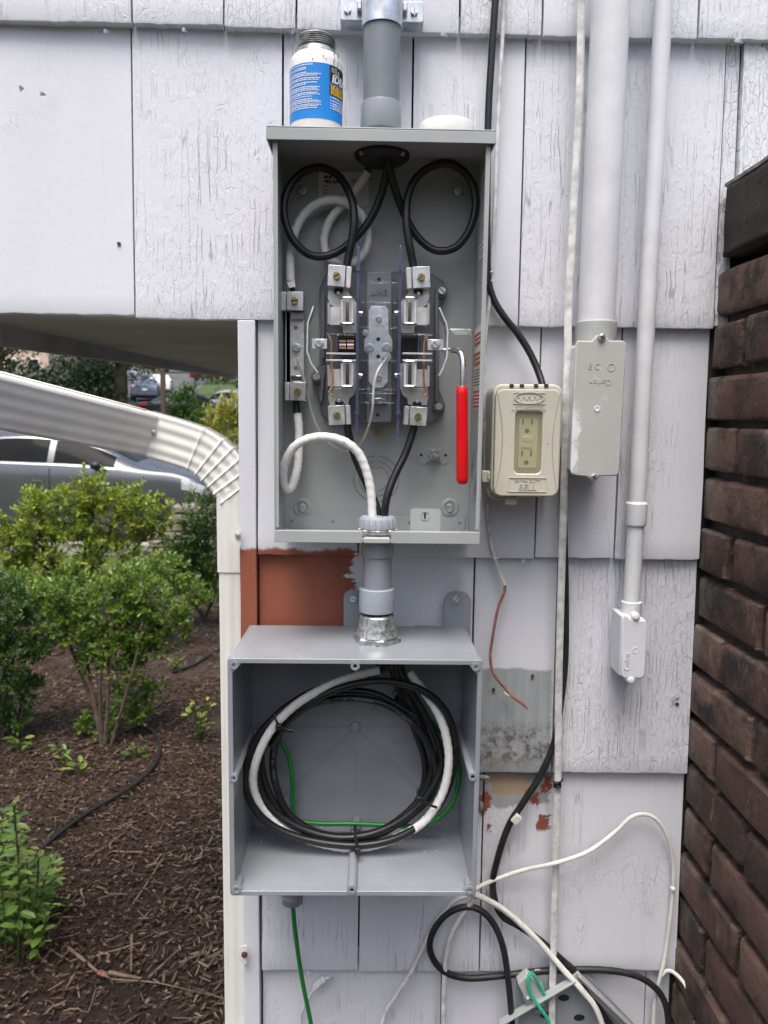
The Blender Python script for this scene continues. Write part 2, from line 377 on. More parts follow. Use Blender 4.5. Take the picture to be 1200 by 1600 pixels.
M['clearblue'] = clear('clear_polycarbonate_edge', (0.55, 0.57, 0.72), 0.18, 0.08, (0.26, 0.28, 0.44))
M['clear_highlight'] = clear('clear_polycarbonate_lit_edge', (0.9, 0.9, 0.95), 0.45, 0.1, (0.75, 0.76, 0.82))  # white diffuse paints the bright highlight along the shelf edges
M['frost'] = clear('clouded_window', (0.95, 0.94, 0.86), 0.16, 0.25, (0.62, 0.60, 0.48))
def brick_mat():
    g = G('sooty_brick'); v = g.co(); r = g.rand()
    off = g.n('CombineXYZ'); g.set(off.inputs[0], g.math('MULTIPLY', r, 31.0)); g.set(off.inputs[1], g.math('MULTIPLY', r, 17.0))
    vo = g.vadd(v, off.outputs[0])
    base = g.ramp(r, (0.0, (0.055, 0.032, 0.027)), (0.5, (0.100, 0.054, 0.044)), (1.0, (0.150, 0.090, 0.071)))
    n = g.noise(vo, 14, 6, 0.65); base = g.mix(g.step(n, 0.42, 0.64), base, (0.026, 0.022, 0.020))
    pale = g.step(g.noise(g.map(vo, (1, 1, 0.4)), 20, 7, 0.75), 0.57, 0.76)
    base = g.mix(g.math('MULTIPLY', pale, 0.75), base, (0.27, 0.24, 0.205))
    pos = g.n('NewGeometry').outputs['Position']; py_ = g.sep(pos)[1]; crust = g.math('MULTIPLY', g.step(g.math('ADD', py_, g.math('MULTIPLY', g.noise(pos, 30, 4), 0.05)), -0.03, 0.035), g.step(g.noise(g.map(pos, (1, 1, 0.5)), 26, 7, 0.75), 0.38, 0.58))
    base = g.mix(g.math('MULTIPLY', crust, 0.55), base, (0.21, 0.195, 0.165))
    base = g.mix(g.step(g.noise(vo, 210, 2), 0.70, 0.76), base, (0.30, 0.28, 0.26))
    edge = g.step(g.n('NewGeometry').outputs['Pointiness'], 0.515, 0.60); base = g.mix(g.math('MULTIPLY', g.math('MULTIPLY', edge, 0.75), g.step(g.noise(vo, 35, 5, 0.7), 0.42, 0.6)), base, (0.22, 0.17, 0.145))
    h = g.math('ADD', g.noise(vo, 90, 6, 0.7), g.math('MULTIPLY', g.noise(vo, 25, 4), 0.6))
    return g.out(base, 0.8, 0, g.bump(h, 1.0, 0.004), Specular_IOR_Level=0.3)
M['brick'] = brick_mat()
M['mortar'] = simple('dark_mortar', (0.065, 0.058, 0.050), 0.95, var=0.3, vs=40, bump=0.9, bs=90)
def coping_mat():
    g = G('sooty_concrete'); v = g.co(); col = g.mix(g.noise(v, 16, 8, 0.7), (0.022, 0.021, 0.019), (0.075, 0.068, 0.058)); col = g.mix(g.step(g.noise(v, 180, 3), 0.64, 0.72), col, (0.17, 0.16, 0.14)); col = g.mix(g.step(g.noise(v, 90, 4, 0.7), 0.60, 0.70), col, (0.01, 0.01, 0.009))
    return g.out(col, 0.9, 0, g.bump(g.noise(v, 110, 8, 0.75), 1.0, 0.006), Specular_IOR_Level=0.25)
M['coping'] = coping_mat()
M['copingtop'] = simple('mortar_smear', (0.22, 0.215, 0.20), 0.9, var=0.3, vs=60, bump=0.8)
# garden
def leaf_mat(name, a, b, trans=0.25, rough=0.36):
    g = G(name); f = g.math('FRACT', g.math('ADD', g.island(), g.rand()))
    col = g.ramp(f, (0.0, a), (0.88, b), (0.96, (b[0]*1.5, b[1]*1.15, b[2])), (1.0, (b[0]*1.6, b[1]*0.8, b[2]))); g.out(col, rough, 0)
    tr = g.n('BsdfTranslucent'); g.l(g.mix(1.0, col, (1.6, 1.7, 0.6), 'MULTIPLY'), tr.inputs[0])
    mx = g.n('MixShader'); mx.inputs[0].default_value = trans; g.l(g.b.outputs[0], mx.inputs[1]); g.l(tr.outputs[0], mx.inputs[2])
    g.l(mx.outputs[0], g.t.nodes['Material Output'].inputs[0]); return g.m
M['leaf_a'] = leaf_mat('yellow_green_leaf', (0.10, 0.16, 0.020), (0.28, 0.35, 0.055))
M['leaf_b'] = leaf_mat('fresh_green_leaf', (0.052, 0.115, 0.018), (0.175, 0.27, 0.045))
M['leaf_c'] = leaf_mat('dark_green_leaf', (0.024, 0.062, 0.014), (0.075, 0.15, 0.03))
M['leaf_f'] = leaf_mat('soft_green_leaf', (0.075, 0.15, 0.025), (0.20, 0.31, 0.065))
M['leaf_y'] = leaf_mat('yellow_leaf', (0.15, 0.17, 0.03), (0.36, 0.36, 0.08))
M['leaf_d'] = leaf_mat('deep_evergreen_leaf', (0.010, 0.026, 0.010), (0.030, 0.058, 0.018), 0.1)
M['leaf_t'] = leaf_mat('tree_leaf', (0.03, 0.06, 0.014), (0.10, 0.15, 0.035))
M['bark'] = simple('bark', (0.085, 0.065, 0.045), 0.9, var=0.3, vs=40, bump=0.8, bs=60)
M['mossbark'] = simple('mossy_bark', (0.065, 0.065, 0.030), 0.95, var=0.35, vs=3, bump=0.8, bs=20)
M['twig'] = simple('dry_twig', (0.22, 0.155, 0.105), 0.8, var=0.3, vs=30, bump=0.4)
def chip_mat():
    g = G('bark_mulch_chip'); f = g.island(); col = g.ramp(f, (0.0, (0.024, 0.014, 0.009)), (0.40, (0.072, 0.043, 0.027)), (0.75, (0.15, 0.098, 0.062)), (1.0, (0.38, 0.28, 0.195)))
    col = g.mix(g.noise(g.co(), 60, 3), col, (0.03, 0.019, 0.013)); return g.out(col, 0.75, 0, Specular_IOR_Level=0.3)
M['chip'] = chip_mat()
def dry_mat():
    g = G('bleached_chip'); col = g.ramp(g.island(), (0.0, (0.05, 0.034, 0.024)), (0.6, (0.13, 0.096, 0.07)), (1.0, (0.27, 0.21, 0.155))); return g.out(col, 0.85, 0, Specular_IOR_Level=0.25)
M['drychip'] = dry_mat()
def soil_mat():
    g = G('garden_soil'); v = g.co(); n = g.noise(v, 3, 6, 0.65)
    col = g.mix(g.step(n, 0.4, 0.65), (0.024, 0.014, 0.010), (0.062, 0.037, 0.026)); col = g.mix(g.step(g.noise(v, 60, 4), 0.62, 0.7), col, (0.12, 0.08, 0.055))
    return g.out(col, 0.9, 0, g.bump(g.noise(v, 30, 8, 0.75), 1.0, 0.02))
M['soil'] = soil_mat()
M['lawn'] = simple('lawn_ground', (0.065, 0.095, 0.025), 0.9, var=0.3, vs=4, bump=0.6, bs=30)
M['blade'] = leaf_mat('grass_blade', (0.10, 0.15, 0.03), (0.24, 0.29, 0.08))
M['asphalt'] = simple('asphalt', (0.10, 0.10, 0.102), 0.85, var=0.10, vs=1.5, bump=0.3, bs=50)
M['concrete'] = simple('kerb_concrete', (0.34, 0.33, 0.30), 0.85, var=0.12, vs=4, bump=0.3, bs=40)
M['stone'] = simple('edging_stone', (0.27, 0.235, 0.20), 0.85, var=0.25, vs=5, bump=0.6, bs=25)
M['hose'] = simple('drip_hose', (0.012, 0.011, 0.010), 0.55)
def paint_car(name, c, metal=0.55): 
    m = simple(name, c, 0.28, metal, var=0.02, vs=3); m.node_tree.nodes['Principled BSDF'].inputs['Coat Weight'].default_value = 0.3; return m
M['car_grey'] = paint_car('metallic_grey_paint', (0.13, 0.137, 0.155))
M['car_silver'] = paint_car('silver_paint', (0.45, 0.47, 0.50)); M['car_blue'] = paint_car('grey_blue_paint', (0.13, 0.16, 0.21))
M['car_white'] = paint_car('white_car_paint', (0.75, 0.75, 0.75), 0); M['car_black'] = paint_car('black_car_paint', (0.015, 0.015, 0.017), 0.1); M['car_red'] = paint_car('dark_red_paint', (0.20, 0.02, 0.02), 0.2)
M['glass'] = simple('car_glass', (0.012, 0.014, 0.015), 0.05, 0, var=0.1, spec=0.05); M['rubber'] = simple('tyre_rubber', (0.018, 0.018, 0.018), 0.85)
M['rim'] = simple('alloy_rim', (0.5, 0.5, 0.52), 0.3, 0.9); M['tail'] = simple('tail_lamp_red', (0.40, 0.012, 0.012), 0.15); M['lamp'] = simple('headlamp_lens', (0.75, 0.77, 0.8), 0.08, 0.5)
M['trim'] = simple('black_trim', (0.02, 0.02, 0.021), 0.5); M['plate'] = simple('number_plate', (0.6, 0.62, 0.65), 0.5)
M['stucco'] = simple('pink_stucco', (0.55, 0.42, 0.36), 0.9, var=0.05, vs=2); M['roof'] = simple('brown_roof', (0.10, 0.07, 0.055), 0.9, var=0.2, vs=8)
# ---------------------------------------------------------------- the house wall of wide painted shingles
XR = 0.5*(XW(1097, 872, 0)+XW(1072, 1207, 0))          # where the shingles meet the brick pier
ZB = [ZW(1000, y, 0) for y in (58, 511, 873, 1207, 1517)]
ZB.append(ZB[-1]-0.36); ZB.append(ZB[-1]-0.36)
XC = XW(403, 1000, 0); XCL = XW(374, 800, -0.002)
house = thing('house', 'lavender white house wall of wide cracked wooden shingles with an overhang at left', 'house', (0, 0.02, 0))
def shingle(x0, x1, z0, z1, mat, nm='shingle', dy=0.0, gap=0.0015, jag=0.0013):
    rng = random.Random(int(x0*9000)+int(z0*5000)); x0 += gap; x1 -= gap
    nx = max(4, int((x1-x0)/0.012)); b = MB(); vs = []; fs = []
    tilt = rng.uniform(-0.0015, 0.0015); cup = rng.uniform(-0.0012, 0.002); dz = rng.uniform(-0.0015, 0.0015)
    H = z1-z0; rows = [0, 0.003, 0.03, 0.12, H*0.5, H]
    for i in range(nx+1):
        u = i/nx; x = x0+(x1-x0)*u; ex = 0
        jz = dz+jag*mnoise.noise((x*70, z0*9, 3))+jag*0.8*mnoise.noise((x*260, z0, 5))
        for j, r in enumerate(rows):
            y = dy+tilt*(u-0.5)*2+cup*(2*u-1)**2+0.014*r/0.353+(0.0008 if j == 0 else 0)+0.0007*mnoise.noise((x*25, (z0+r)*6, 1))
            xx = x+((0.0011*mnoise.noise((z0*31+r*37, x*3, 2))) if i in (0, nx) else 0)
            vs.append((xx, y, z0+r+(jz if j < 2 else 0)))
        vs.append((x, dy+0.022, z0+jz)); vs.append((x, dy+0.014*H/0.353+0.008, z1))
    m = len(rows)+2
    for i in range(nx):
        a = i*m; c = a+m
        for j in range(len(rows)-1): fs.append((a+j, c+j, c+j+1, a+j+1))
        fs.append((a+m-2, c+m-2, c, a)); fs.append((a+len(rows)-1, c+len(rows)-1, c+m-1, a+m-1)); fs.append((a+m-1, c+m-1, c+m-2, a+m-2))
    for a in (0, nx*m): fs.append(tuple(range(a, a+len(rows)))+(a+m-1, a+m-2))
    b.add(vs, fs); return b.build(nm, mat, house, smooth=30)
WD, WW, WP, WS = M['wood'], M['wood_worn'], M['wood_peel'], M['wood_smooth']
def course(k, cuts, mats, ztop):
    for i in range(len(cuts)-1): shingle(cuts[i], cuts[i+1], ZB[k]+(0.0055*max(0, min(1, (0.1-(max(cuts[i], -.7)+cuts[i+1])/2)/.55)) if k < 2 else 0), ztop, mats[i % len(mats)])
xa = lambda px, k: XW(px, (60, 480, 860, 1200, 1510, 1590)[k], 0)
course(0, [-1.9, -1.25, -0.86, xa(-90,0), xa(207,0), xa(350,0), xa(463,0), xa(718,0), xa(847,0), xa(1090,0), xa(1330,0)], [WD, WS, WD, WD, WD, WW, WD, WW, WD, WW], ZB[0]+0.45)
course(1, [-1.9, -1.25, xa(-60,1), xa(211,1), xa(441,1), xa(640,1), xa(811,1), XR-0.002], [WS, WD, WS, WD, WD, WS, WD], ZB[0]+0.03)
course(2, [XC, xa(560,2), xa(836,2), xa(960,2), XR], [WS, WS, WS, WD], ZB[1]+0.03)
course(3, [XC, xa(735,3), xa(863,3), XR+0.001], [WS, WS, WW], ZB[2]+0.03)
course(4, [XC+0.001, xa(560,4), xa(749,4), xa(866,4), XR+0.002], [WD, WD, WD, WD], ZB[3]+0.03)
course(5, [XC+0.001, xa(690,5), xa(1010,5), XR], [WD, WS, WD], ZB[4]+0.03)
course(6, [XC+0.006, -0.02, 0.2, XR], [WD, WS, WD], ZB[5]+0.03)
# lower courses to the ground, out of view
for k in range(2): shingle(XC, XR, 0.02+0.18*k, 0.22+0.18*k, WD)
# wall left over above the brick pier, paint scaling off
zc1 = ZW(1112, 292, -0.01)
shingle(XR-0.0015, XR+0.019, ZB[1]+0.005, ZB[0]+0.03, WP, 'trim_strip', 0.004, .0006)
shingle(XR+0.0195, 0.80, zc1-0.02, ZB[0]+0.03, WP, 'shingle', 0.003)
MB().box(XCL+0.01, 0.80, 0.0235, 0.05, 0, ZB[1]+0.01).build('sheathing', M['backing'], house)
MB().box(-1.9, 0.80, 0.0385, 0.06, ZB[1]+0.012, 3.2).build('sheathing', M['backing'], house)
shingle(-1.9, 0.80, ZB[0]+0.40, ZB[0]+0.85, WD); shingle(-1.9, 0.80, ZB[0]+0.80, ZB[0]+1.2, WD)
# corner board
cb = MB()
zz = [0.0+i*(ZB[1]+0.001)/30 for i in range(31)]
vs = []; fs = []
for i, z in enumerate(zz):
    j = 0.0008*mnoise.noise((z*40, 0, 7))
    for (x, y) in ((XCL+j, -0.002), (XC-0.001+j*0.6, -0.002), (XC-0.001, 0.03), (XCL+j, 0.03)): vs.append((x, y, z))
for i in range(30):
    for k in range(4): fs.append((i*4+k, i*4+(k+1) % 4, i*4+4+(k+1) % 4, i*4+4+k))
fs += [(3, 2, 1, 0), (120, 121, 122, 123)]
cb.add(vs, fs).build('corner_board', WS, house, 0.0012)
MB().box(XCL+0.012, XCL+0.03, 0.031, 5.0, 0, ZB[1]+0.012).build('side_wall', M['wood_smooth'], house)
# soffit under the overhang and the boards along its outer edge
ZS = ZB[1]+0.016
a0 = PZ(-260, 478, ZS); a1 = PZ(0, 505, ZS); a2 = PZ(374, 588, ZS)
sp = [(-1.9, 0.024), (XCL+0.011, 0.024), (XCL+0.011, a2.y+0.2), (a2.x, a2.y), (a1.x, a1.y), (-1.9, 0.12)]
n = len(sp)
MB().add([(x, y, ZS) for x, y in sp]+[(x, y, ZS+0.02) for x, y in sp], [tuple(range(n-1, -1, -1)), tuple(range(n, 2*n))]+[(i, (i+1) % n, (i+1) % n+n, i+n) for i in range(n)]).build('soffit', M['soffit'], house)
def edge_pt(t): return Vector((a1.x+(a2.x-a1.x)*t, a1.y+(a2.y-a1.y)*t, ZS))
def lower(px, py, t):
    e = edge_pt(t); return P(px, py, e.y).z
drop = [(-1.5, 0), (0, ZS-lower(0, 540, 0)), (0.42, 0), (0.82, 0), (1.0, 0.0)]
d0 = max(0.02, drop[1][1])
EDGE = (a2-a1).normalized(); NRM = Vector((EDGE.y, -EDGE.x, 0))
cuts = [0.0, 0.42, 0.72, 0.97]
def hang(t):
    e = edge_pt(t); q = proj(e); py = 540+(q[0])*(582.5-540)/310
    return max(0.006, ZS-P(q[0], py, e.y).z)
for i in range(len(cuts)-1):
    t0, t1 = cuts[i]+0.0015, cuts[i+1]-0.0015
    p0, p1 = edge_pt(t0), edge_pt(t1); q = NRM*0.022
    h0, h1 = hang(t0), hang(t1)
    vs = [p0, p1, p1-Vector((0,0,h1)), p0-Vector((0,0,h0))]; vs = vs+[v-q for v in vs]
    vs = [v+Vector((0, 0, 0.02 if k in (0,1,4,5) else 0)) for k, v in enumerate(vs)]
    MB().add(vs, [(0,1,2,3),(7,6,5,4),(0,4,5,1),(1,5,6,2),(2,6,7,3),(3,7,4,0)]).build('fascia_board', M['fascia'], house, 0.002)
# loose curls of paint hanging from the wall
fl = MB()
for px, py, Y, L, wd in ((162, 48, -0.004, 0.012, .003), (285, 45, -0.006, 0.011, .003), (455, 50, -0.004, 0.012, .003), (690, 50, -0.006, 0.014, .004), (30, 138, -0.002, 0.008, .004), (62, 146, -0.002, 0.012, .003),
        (1052, 1085, -0.002, .012, .008), (512, 1525, -0.004, .012, .006), (480, 1517, -0.004, .012, .004), (815, 876, -0.004, .01, .005), (1150, 60, -0.004, .012, .004)):
    c = P(px, py, Y); a = random.uniform(-0.8, 0.8); ux = Vector((cos(a), -0.35, sin(a)))*L; vz = Vector((-sin(a)*0.7, -0.5, cos(a)))*wd
    fl.add([c-vz, c+vz*0.6, c+ux*0.5-vz+Vector((0,-.002,0)), c+ux*0.5+vz*0.5+Vector((0,-.003,0)), c+ux-vz*0.3], [(0,2,3,1),(2,4,3)])
kind(fl.build('paint_flakes', M['wood_smooth'], house, smooth=0), 'stuff')
# nail heads left on the bare grey patch
def nail(px, py, Y=0.0035):
    c = P(px, py, Y); link('nail', NAIL, house, loc=c)
NAIL = MB().lathe([(0.0028, 0), (0.0028, 0.0015), (0.001, 0.002)], (0,0,0), (0,-1,0), 10).mesh('nail', M['rust'])
for q in ((771, 1077), (832, 1056), (800, 1278), (186, 381), (1058, 1100)): nail(*q)

# ---------------------------------------------------------------- brick pier at right
pier = thing('brick_wall', 'dark sooty brick side wall with a concrete coping at the right edge', 'brick wall', (XR+0.06, -0.30, 0))
BX = XR+0.0015; ROW = 0.0775; BH = 0.0645; YB = 0.016; YE = -0.62
ztop = ZW(1116, 408, 0)
brick_meshes = {}
def brick_mesh(L, v):
    key = (round(L, 3), v)
    if key not in brick_meshes:
        rng = random.Random(hash(key) & 0xffff); b = MB()
        us = [0, .5*.008/L, .008/L, .25, .5, .75, 1-.008/L, 1-.004/L, 1]; ts = [0, .05, .12, .5, .88, .95, 1]; nx, nz = 8, 6; th = 0.09; q = []
        vs = []; fs = []
        for i in range(nx+1):
            for j in range(nz+1):
                u, t = us[i], ts[j]; e = (i in (0, nx)) or (j in (0, nz)); e2 = (i in (1, nx-1)) or (j in (1, nz-1))
                vs.append(((0.0050 if e else 0.0012 if e2 else 0)+(0.003 if (i in (0, nx)) and (j in (0, nz)) else 0)+rng.uniform(-.0010, .0010), -L/2+L*u+(rng.uniform(-.0012, .0012)), t*BH+rng.uniform(-.0010, .0010)))
        for i in range(nx):
            for j in range(nz): a = i*(nz+1)+j; fs.append((a, a+1, a+nz+2, a+nz+1))
        o = len(vs); vs += [(th, -L/2, 0), (th, -L/2, BH), (th, L/2, BH), (th, L/2, 0)]
        fs += [(o, o+1, o+2, o+3), tuple(range(0, nz+1))+(o+1, o), tuple(nx*(nz+1)+j for j in range(nz, -1, -1))+(o+3, o+2),
               tuple(i*(nz+1) for i in range(nx, -1, -1))+(o, o+3), tuple(i*(nz+1)+nz for i in range(nx+1))+(o+2, o+1)]
        b.add(vs, fs); brick_meshes[key] = b.mesh('brick', M['brick'], 28)
    return brick_meshes[key]
r = 0; z = ztop-BH-0.014
rng = random.Random(3)
while z > -0.05:
    y = YB; first = (r % 2 == 1)
    while y > YE:
        L = 0.094 if first else 0.196
        first = False
        me = brick_mesh(L, rng.randrange(3))
        link('brick', me, pier, loc=(BX+rng.uniform(-0.0015, 0.0035), y-L/2, z+rng.uniform(-.0012, .0012)), rot=(rng.uniform(-.006, .006), 0, rng.uniform(-.008, .008)))
        y -= L+0.0125
    z -= ROW; r += 1
mb = MB(); ny, nz = 40, 80; vs = []; fs = []
for i in range(ny+1):
    for j in range(nz+1):
        yy = 0.02+(YE-0.1-0.02)*i/ny; z2 = -0.05+(ztop+0.0)*j/nz
        vs.append((BX+0.019+0.004*mnoise.noise((yy*60, z2*60, 1)), yy, z2))
for i in range(ny):
    for j in range(nz): a = i*(nz+1)+j; fs.append((a, a+1, a+nz+2, a+nz+1))
mb.add(vs, fs).box(BX+0.05, BX+0.30, YE-0.1, 0.02, -0.05, ztop).build('mortar', M['mortar'], pier, smooth=60)
def rough_block(x0, x1, y0, y1, z0, z1, amp, n=24):
    bm = bmesh.new(); bmesh.ops.create_cube(bm, size=1)
    bmesh.ops.bevel(bm, geom=bm.edges[:], offset=0.02, segments=2, affect='EDGES')
    bmesh.ops.subdivide_edges(bm, edges=bm.edges[:], cuts=n//4, use_grid_fill=True)
    for v in bm.verts:
        p = Vector((x0+(v.co.x+.5)*(x1-x0), y0+(v.co.y+.5)*(y1-y0), z0+(v.co.z+.5)*(z1-z0)))
        v.co = p+Vector((mnoise.noise(p*35), mnoise.noise(p*35+Vector((9,0,0))), mnoise.noise(p*35+Vector((0,9,0)))))*amp
    me = bpy.data.meshes.new('block'); bm.to_mesh(me); bm.free()
    me.polygons.foreach_set('use_smooth', [True]*len(me.polygons)); return me
me = rough_block(BX-0.0035, BX+0.34, YE-0.12, 0.002, ztop+0.004, zc1, 0.0022, 60); me.materials.append(M['coping'])
cop = link('coping', me, pier)
me = rough_block(BX-0.004, BX+0.33, -0.30, 0.0005, zc1+0.0005, zc1+0.006, 0.0015, 40); me.materials.append(M['copingtop']); link('mortar_fillet', me, cop)

# ---------------------------------------------------------------- downspout
ds = thing('downspout', 'white ribbed downspout running down the left corner from a slanted pipe', 'downspout', (P(365, 1500, 0.06).x, 0.06, 0))
def spout_sec(wd, dp, ribs=4, amp=0.0016):
    # cross-section: (u across the front face, v toward the wall); front face carries the ribs
    pts = []; n = 34
    for i in range(n+1):
        u = -wd/2+wd*i/n; t = (i/n*ribs) % 1.0
        e = min(1, min(i, n-i)/2.0)
        pts.append((u, -dp/2+amp*(0.5-0.5*cos(2*pi*t))*e+(0.003*(1-e))))
    pts += [(wd/2, dp/2-.003), (wd/2-.003, dp/2), (-wd/2+.003, dp/2), (-wd/2, dp/2-.003)]
    return pts
def sweep(pts, secs, caps=True):
    # section kept square to the path, v axis = world y as far as possible
    b = MB(); vs = []; fs = []; m = len(pts); n = len(secs[0])
    for i in range(m):
        t = (pts[min(i+1, m-1)]-pts[max(i-1, 0)]).normalized(); V = Vector((0, 1, 0)); V = (V-t*V.dot(t)).normalized(); U = V.cross(t)
        for (u, v) in secs[i]: vs.append(pts[i]+U*u+V*v)
    for i in range(m-1):
        for k in range(n): fs.append((i*n+k, i*n+(k+1) % n, (i+1)*n+(k+1) % n, (i+1)*n+k))
    if caps: fs += [tuple(range(n)), tuple(range((m-1)*n, m*n))]
    return b.add(vs, fs)
YD = 0.06; WDS, DPS = 0.067, 0.05
top = P(372, 765, YD); bot = P(390, 1590, YD); axx = 0.5*(P(373, 800, YD).x+P(389, 1500, YD).x)
vp = [Vector((axx, YD, z)) for z in (top.z-0.11, 1.0, 0.5, 0.12)]
sweep(vp, [spout_sec(WDS, DPS)]*len(vp)).build('pipe', M['spout'], ds, smooth=50)
vp2 = [Vector((axx, YD, z)) for z in (top.z+0.002, top.z-0.13)]
sweep(vp2, [spout_sec(WDS+.004, DPS+.004)]*2).build('outlet', M['spout'], ds, smooth=50)
# elbow: curve from the slanted pipe into the vertical, crimped on the inside
pa = P(228, 676, YD+0.0); pb = P(288, 695, YD)
c = spline([pa, pb+Vector((0,0,0.002)), P(322, 707, YD), P(352, 733, YD), Vector((axx, YD, top.z))], 0.0016)
L = len(c); secs = []
for i in range(L):
    f = i/L; cr = 0.0
    if f > 0.40: cr = 0.0021*max(0, cos(2*pi*(f-0.40)/0.115))**6
    secs.append(spout_sec(WDS+.004+cr*1.3, DPS+.004+cr*2))
c = [p-Vector((0,0,0)) for p in c]
sweep(c, secs).build('elbow', M['spout'], ds, smooth=50)
pl = P(-60, 612, -0.22); pe = P(233, 677, YD)
cc = [pl.lerp(pe, i/6) for i in range(7)]
sl = sweep(cc, [spout_sec(WDS, DPS, 4, .0008)]*7).build('slanted_pipe', M['spout_old'], ds, smooth=50)
# seam cap along the top of the slanted pipe and elbow
dsn = [p+Vector((0, -DPS/2+.006, WDS/2+.0015)) for p in cc]+[p+Vector((WDS*.28*(i/len(c)), -DPS/2+.006, WDS/2+.003-.006*(i/len(c)))) for i, p in enumerate(c[:int(len(c)*.62)])][6::4]
MB().tube(dsn, 0.0020, 6).build('seam', M['fascia'], ds)
SCREW = MB().lathe([(0.0048, 0), (0.0048, 0.0012), (0.0036, 0.0034), (0.0012, 0.0042)], (0,0,0), (0,-1,0), 14).mesh('screw', M['zinc'])
for px, py in ((240, 675),): link('screw', SCREW, ds, loc=P(px, py, YD-DPS/2-.003))
for px, py, mt in ((372, 836, 'zinc'), (382, 1491, 'rust')):
    q = P(px, py, -0.014)
    st = MB().prism([(q.x+0.004, q.z+0.016), (q.x-0.004, q.z+0.015), (q.x-0.011, q.z+0.008), (q.x-0.012, q.z), (q.x-0.011, q.z-0.008), (q.x-0.004, q.z-0.015), (q.x+0.004, q.z-0.016)], -0.0135, -0.0155).build('strap_tab', M['spout'], ds)
    s = link('screw', SCREW if mt == 'zinc' else MB().lathe([(0.005, 0), (0.005, 0.002), (0.003, 0.004)], (0,0,0), (0,-1,0), 14).mesh('screw', M['rust']), st, loc=P(px, py, -0.0158))
# ---------------------------------------------------------------- shared screw meshes (head faces the viewer, -y)
def slot_screw_mesh(r, h, mat, hexhead=False, flange=0.0):
    b = MB()
    if flange: b.lathe([(r+flange, 0), (r+flange, h*0.22), (r, h*0.34)], (0,0,0), (0,-1,0), 20)
    n = 6 if hexhead else 18
    b.lathe([(r, 0), (r, h*(0.62 if hexhead else 0.32))], (0,0,0), (0,-1,0), n)
    sl = 0.20*r
    for s in (1, -1):
        poly = []
        for k in range(10):
            a = math.asin(sl/r)+(pi-2*math.asin(sl/r))*k/9; poly.append((r*0.96*cos(a), s*r*0.96*sin(a)))
        if s < 0: poly.reverse()
        b.prism(poly, -h*(0.62 if hexhead else .3)+.0001, -h*1.25)
    return b.mesh('screw', mat)
def phil_screw_mesh(r, h, mat):
    b = MB(); b.lathe([(r, 0), (r, h*0.35), (r*0.8, h*0.8), (r*0.45, h)], (0,0,0), (0,-1,0), 20)
    return b.mesh('screw', mat)
SM = {}
def screw(kindn, parent, loc, ang=0.5, name='screw'):
    return link(name, SM[kindn], parent, loc=loc, rot=(0, ang, 0))
SM['brass'] = slot_screw_mesh(0.0052, 0.0048, M['brass']); SM['zincslot'] = slot_screw_mesh(0.0052, 0.0045, M['zinc'])
SM['hex'] = slot_screw_mesh(0.0050, 0.0042, M['zinc'], True, 0.0018); SM['hexsmall'] = slot_screw_mesh(0.0036, 0.003, M['zinc'], True, 0.001)
SM['painted'] = phil_screw_mesh(0.0056, 0.004, M['pipe_paint'])
SM['pan'] = phil_screw_mesh(0.0056, 0.004, M['zinc'])
def cross_part(parent, loc, r):
    for a in (0.4, 0.4+pi/2):
        m = Matrix.Translation(loc) @ Matrix.Rotation(a, 4, 'Y')
        MB().box(-r*0.62, r*0.62, -0.0042, -0.0034, -r*0.13, r*0.13, m).build('cross_slot', M['dark'], parent)

# ---------------------------------------------------------------- meter socket enclosure
MF, MBK = -0.122, -0.006
mx0 = 0.5*(XW(424, 240, MF)+XW(431, 840, MF)); mx1 = 0.5*(XW(769, 240, MF)+XW(747, 840, MF))
mz0 = ZW(588, 848, MF); mzt = ZW(595, 200, MF-0.004); mzl = ZW(595, 222, MF-0.004)
MXC = (mx0+mx1)/2
meter = thing('meter_socket', 'open grey electric meter socket box with its cover off, cables and lugs inside', 'meter box', (MXC, 0, mz0))
SG = M['steel_grey']; T = 0.002
MB().box(mx0, mx1, MBK, MBK+T, mz0, mzt-0.004).build('back_panel', SG, meter)
for nm, xa_, xb_ in (('side_panel', mx0, mx0+T), ('side_panel', mx1-T, mx1)):
    MB().box(xa_, xb_, MF, MBK, mz0+0.001, mzt-0.003).build(nm, SG, meter, 0.0006)
# inner return flange of the sides
for x_, s in ((mx0+T, 1), (mx1-T, -1)):
    MB().box(min(x_, x_+s*0.004), max(x_, x_+s*0.004), MF+0.0005, MF+0.0022, mz0+0.02, mzl).build('side_flange', SG, meter)
hx0 = XW(416, 212, MF-0.005); hx1 = XW(775, 212, MF-0.005)
hood = MB().box(hx0, hx1, MF-0.006, MBK+0.004, mzt-0.002, mzt).build('hood', SG, meter, 0.0007)
MB().box(hx0, hx1, MF-0.0065, MF-0.0045, mzl, mzt-0.0025).build('drip_edge', SG, hood, 0.0006)
for x_ in (hx0, hx1-0.002): MB().box(x_, x_+0.002, MF-0.004, MBK, mzl, mzt-0.0025).build('hood_side', SG, hood, 0.0006)
MB().box(mx0+T, mx1-T, MF+.001, MBK, mzl+0.004, mzl+0.0055).build('ceiling', SG, meter)
